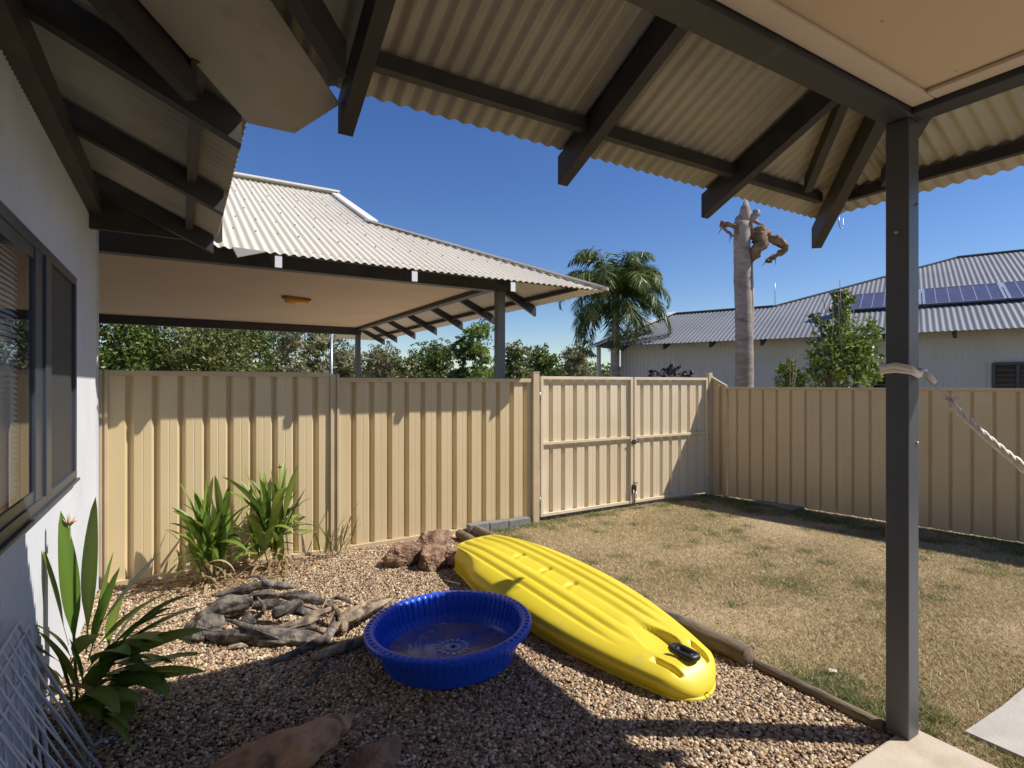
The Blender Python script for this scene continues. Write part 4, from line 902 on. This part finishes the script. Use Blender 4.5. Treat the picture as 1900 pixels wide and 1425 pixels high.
def strappy(label,pos,leaves,seed,ndry=14,flower=None,group='flowering strappy plants',extra=()):
    rnd=random.Random(seed); pos=Vector(pos); t=thing('strappy_plant',label,'plant',tuple(pos),group)
    V=[];F=[];T=[]
    for (ox,oy,oz,dx,dy,dz,L,W,arch) in leaves: leaf(V,F,T,pos+Vector((ox,oy,oz)),(dx,dy,dz),L,W,arch,rnd.uniform(.2,.6),rnd)
    npmesh('foliage',[tuple(v) for v in V],F,M['strap'],t,tint=[x+.12 for x in T],smooth=True,loc=tuple(pos))
    V=[];F=[];T=[]
    for i in range(ndry):
        a=rnd.uniform(0,2*PI); leaf(V,F,T,pos+Vector((rnd.uniform(-.13,.13),rnd.uniform(-.1,.1),rnd.uniform(.02,.2))),(math.cos(a),math.sin(a),rnd.uniform(-.2,.8)),rnd.uniform(.12,.34),rnd.uniform(.006,.014),rnd.uniform(1,3),rnd.uniform(.1,.9),rnd)
    npmesh('dry_leaves',[tuple(v) for v in V],F,M['dry'],t,tint=T,smooth=True,loc=tuple(pos))
    for (fx,fy,fz) in (flower or ()):
        c=pos+Vector((fx,fy,fz)); b=MB(tuple(pos)); b.tube([pos+Vector((fx*.3,fy*.3,.1)),pos+Vector((fx*.8,fy*.8,fz*.6)),c],[.008,.006,.004],6); b.build('flower_stalk',M['leafstalk'],t)
        b=MB(tuple(pos))
        for k in range(7):
            a=k*.9; b.tube([c,c+Vector((math.cos(a)*.018,math.sin(a)*.018,.02)),c+Vector((math.cos(a)*.03,math.sin(a)*.03,.02+.02*(k%3)))],[.005,.005,.001],5)
        b.build('flower',M['flower'],t)
    return t
M['leafstalk']=pmat('stalk',(.10,.16,.04),(.14,.2,.05),20,.5)
# big one by the wall: screen-right is (.86,-.52), towards the viewer is (-.52,-.86)
rx,ry=math.cos(YAW),-math.sin(YAW); fx_,fy_=math.sin(YAW),math.cos(YAW)
def dirs(r_,z_,f_=0): return (r_*rx+f_*fx_, r_*ry+f_*fy_, z_)
LV=[]
rnd=random.Random(2)
for (o,oz,dr_,dz_,df,L,W,arch) in [(-.02,.30,-.10,1,.0,.78,.042,.15),(.03,.34,.02,1,.05,.80,.041,.1),(-.06,.38,-.18,1,-.1,.62,.042,.2),(.07,.36,.12,1,.1,.50,.045,.2),
        (.05,.42,.75,.95,.0,.70,.040,.1),(.08,.30,.95,.62,.05,.72,.042,.35),(.08,.26,1,.50,-.05,.76,.040,.35),(.06,.22,1,.30,.0,.70,.042,.3),(.08,.20,1,.22,-.1,.62,.045,.3),
        (.06,.15,1,.25,.2,.66,.036,.5),(.02,.10,.6,.9,-.3,.42,.055,.6),(0,.12,-.2,1,-.3,.45,.055,.5),(-.04,.1,-.35,.8,-.25,.38,.05,.6),(.07,.08,.8,.5,-.4,.40,.058,.9),
        (.06,.05,.9,.35,-.3,.36,.06,.9),(.04,.30,.35,1,-.1,.55,.04,.4),(.1,.16,.9,.45,.3,.6,.03,.7),(.02,.02,.3,.8,-.5,.3,.05,.9),(.0,.05,-.2,.7,-.4,.32,.05,.9),(.10,.33,.9,.8,.15,.5,.03,.5)]:
    dd=dirs(dr_,dz_,df); LV.append((o*rx,o*ry,oz,*dd,L*(.80 if dr_>=.7 else .98),W*1.12,arch))
for i in range(44):
    a=rnd.uniform(-.9,1.7); dd=dirs(math.cos(a),rnd.uniform(.2,1.2),rnd.uniform(-.7,.3)); LV.append((rnd.uniform(-.04,.12),rnd.uniform(-.10,.10),rnd.uniform(.0,.35),*dd,rnd.uniform(.25,.58),rnd.uniform(.025,.050),rnd.uniform(.5,1.4)))
lp_=at(138,3.25,0); lp_.x=max(lp_.x,-.46)
strappy('large broad leaved plant against the white house wall',(-.43,3.50,0),LV,1,26,[(-.05,.06,.98)])
def clump(seed,n,hmax):
    r2=random.Random(seed); out=[]
    for i in range(n):
        a=r2.uniform(0,2*PI); t_=r2.uniform(.0,.75); k=r2.uniform(.55,1)
        out.append((r2.uniform(-.10,.10),r2.uniform(-.08,.06),r2.uniform(.0,.38)*hmax,math.cos(a)*t_,math.sin(a)*t_*.7-.05,1,r2.uniform(.30,.58)*hmax,r2.uniform(.022,.042),r2.uniform(.2,1.3)))
    for i in range(n//2):
        a=r2.uniform(0,2*PI); out.append((r2.uniform(-.1,.1),r2.uniform(-.08,.06),r2.uniform(.15,.4)*hmax,math.cos(a),math.sin(a)*.6-.2,r2.uniform(.3,.9),r2.uniform(.22,.4)*hmax,r2.uniform(.014,.024),r2.uniform(.8,2)))
    return out
strappy('left clump of strappy green leaves in front of the back fence',(.24,5.30,0),clump(3,54,1.04),3,46)
strappy('right taller clump of strappy leaves with an orange flower before the back fence',(.72,5.42,0),clump(6,52,1.14),6,50,[(.06,-.03,.93)])
# dry weed by the fence post
t=thing('weed','thin dry weed stems at the foot of the fence post','weed',(1.27,5.48,0)); V=[];F=[];T=[]; rnd=random.Random(8)
for i in range(22):
    a=rnd.uniform(0,2*PI); leaf(V,F,T,(1.27+rnd.uniform(-.13,.16),5.48+rnd.uniform(-.05,.05),0),(math.cos(a)*.35,math.sin(a)*.25,1),rnd.uniform(.2,.58),rnd.uniform(.004,.010),rnd.uniform(.3,2),rnd.uniform(0,.8),rnd)
npmesh('leaves',[tuple(v) for v in V],F,M['dry'],t,tint=T,smooth=True,loc=(1.27,5.48,0))
V=[];F=[];T=[]
for i in range(12):
    a=rnd.uniform(0,2*PI); leaf(V,F,T,(1.27+rnd.uniform(-.13,.16),5.48+rnd.uniform(-.05,.05),0),(math.cos(a)*.5,math.sin(a)*.3,1),rnd.uniform(.2,.45),rnd.uniform(.005,.010),rnd.uniform(.3,1.5),rnd.uniform(.2,.7),rnd)
npmesh('green_leaves',[tuple(v) for v in V],F,M['strap'],t,tint=T,smooth=True,loc=(1.27,5.48,0))
# leaf litter
V=[];F=[];T=[]; rnd=random.Random(12)
for i in range(420):
    k=i%3; x,y=((rnd.gauss(.35,.35),rnd.gauss(5.25,.16)) if k else (rnd.gauss(-.25,.16),rnd.gauss(3.6,.3)))
    if y>5.62 or x<-.52: continue
    a=rnd.uniform(0,2*PI); leaf(V,F,T,(x,y,.02+rnd.uniform(0,.03)),(math.cos(a),math.sin(a),rnd.uniform(-.05,.2)),rnd.uniform(.04,.16),rnd.uniform(.003,.010),rnd.uniform(0,.6),rnd.uniform(0,.8),rnd)
tag(npmesh('leaf_litter',[tuple(v) for v in V],F,M['dry'],tint=T,smooth=True),'dry leaf litter on the pebbles under the plants','leaf litter',kind='stuff')

V=[];F=[];T=[]; rnd=random.Random(31)
for i in range(170):
    x=rnd.uniform(-.5,2.85); y=rnd.uniform(1.4,5.5)
    if (x-POOL[0])**2+(y-POOL[1])**2<.5**2: continue
    a=rnd.uniform(0,2*PI); leaf(V,F,T,(x,y,.022),(math.cos(a),math.sin(a),rnd.uniform(0,.25)),rnd.uniform(.025,.075),rnd.uniform(.003,.009),rnd.uniform(0,.8),rnd.uniform(0,.9),rnd)
for i in range(120):
    x=rnd.uniform(3.1,7.0); y=rnd.uniform(1.3,5.5)
    a=rnd.uniform(0,2*PI); leaf(V,F,T,(x,y,.016),(math.cos(a),math.sin(a),rnd.uniform(0,.2)),rnd.uniform(.025,.07),rnd.uniform(.003,.009),rnd.uniform(0,.8),rnd.uniform(0,.9),rnd)
tag(npmesh('fallen_leaves',[tuple(v) for v in V],F,M['dry'],tint=T,smooth=True),'small dry fallen leaves scattered over the pebbles and lawn','leaf litter',kind='stuff')

# ---------------------------------------------------------------- rope tied round the post
rp=thing('rope','frayed cream rope knotted round the charcoal post and slanting down right','rope',(2.965,1.29,1.77))
b=MB((2.965,1.29,1.77)); z=1.775
lo=[(2.905,1.352),(2.903,1.29),(2.903,1.226),(2.965,1.223),(3.027,1.226),(3.03,1.29),(3.027,1.352),(2.965,1.355),(2.905,1.352)]
b.tube([(x,y,z+.012*math.sin(i*1.7)-(.02 if 2<i<6 else 0)) for i,(x,y) in enumerate(lo)],.0165,8,.15,1)
b.tube([(x+.0,y,z-.014+.006*math.sin(i*2.1)-(.02 if 2<i<6 else 0)) for i,(x,y) in enumerate(lo)],.012,8,.15,2); b.build('knot',M['rope'],rp)
A_=Vector((2.985,1.215,1.745)); B_=Vector((2.97,.80,1.315)); Cc=Vector((2.955,.2,.93))
b=MB((2.965,1.29,1.77)); b.tube([(3.0,1.222,1.75),(3.012,1.20,1.735),(3.02,1.175,1.705)],[.014,.018,.01],8); b.tube([A_,A_.lerp(B_,.30)],[.005,.005],6); b.build('cord',M['rope'],rp)
def strand(ph,rr,amp,f0,nm,hasC=True):
    pts=[]; 
    for k in range(90):
        t=k/89; u=f0+(1.0-f0)*min(1,t*1.6) if t<.625 else 1.0; 
        p=A_.lerp(B_,u) if t<.625 else B_.lerp(Cc,(t-.625)/.375)
        sag=-.02*math.sin(PI*u) if t<.625 else 0; am=amp+(.016*max(0,t-.42)*2.4)
        pts.append(p+Vector((math.cos(k*.42+ph)*amp*.8+ (am-amp)*math.cos(ph)*1.6, 0, math.sin(k*.42+ph)*amp+(am-amp)*math.sin(ph)*1.6+sag)))
    b=MB((2.965,1.29,1.77)); b.tube(pts,rr,7); b.build(nm,M['rope'],rp)
for i in range(3): strand(i*2.1,.0098,.0095,.27,'strand')
b=MB((2.965,1.29,1.77)); b.tube([Cc+Vector((0,.01,.01)),(2.955,-.2,.74),(2.955,-.85,.66),(2.955,-1.5,.80),(2.957,-2.2,1.18),(2.96,-2.88,1.74)],[.022,.02,.018,.018,.018,.016],8); b.build('rope_sag',M['rope'],rp)
b=MB((2.965,1.29,1.77)); k0=A_.lerp(B_,.28)
for i in range(9):
    d_=Vector((rnd.uniform(-.6,.6),rnd.uniform(-1,.8),rnd.uniform(-.9,1))).normalized(); b.tube([k0,k0+d_*.025,k0+d_*.045+Vector((0,0,-.01))],[.006,.005,.002],5)
b.build('frayed_end',M['rope'],rp)

# ---------------------------------------------------------------- folded wire clothes airer leaning on the wall
ar=thing('clothes_airer','folded white wire clothes airer leaning on the house wall','clothes airer',(-.38,2.6,0))
def rodpanel(P,Q,dirv,n,gap,nm,rr=.0042,fr=.0075):
    P=Vector(P);Q=Vector(Q);dirv=Vector(dirv)
    E=dirv*gap*n; b=MB((-.38,2.6,0)); b.tube([P,Q,Q+E,P+E,P],fr,8)
    b.build(nm,M['airer'],ar); b=MB((-.38,2.6,0))
    for i in range(1,n): b.tube([P+dirv*gap*i,Q+dirv*gap*i],rr,6)
    b.build('wire',M['airer'],ar)
rodpanel((-.345,3.17,.03),(-.535,2.80,.78),(.02,-1,0),14,.085,'frame')
rodpanel((-.375,2.55,.02),(-.525,2.93,.72),(.015,-1,.01),12,.10,'frame')
rodpanel((-.30,2.98,.03),(-.50,2.70,.62),(.02,-1,0),9,.13,'frame',.0035,.006)
b=MB((-.38,2.6,0)); b.tube([(-.345,3.17,.03),(-.30,3.19,.035),(-.29,3.14,.05)],.0075,8); b.build('foot',M['airer'],ar)
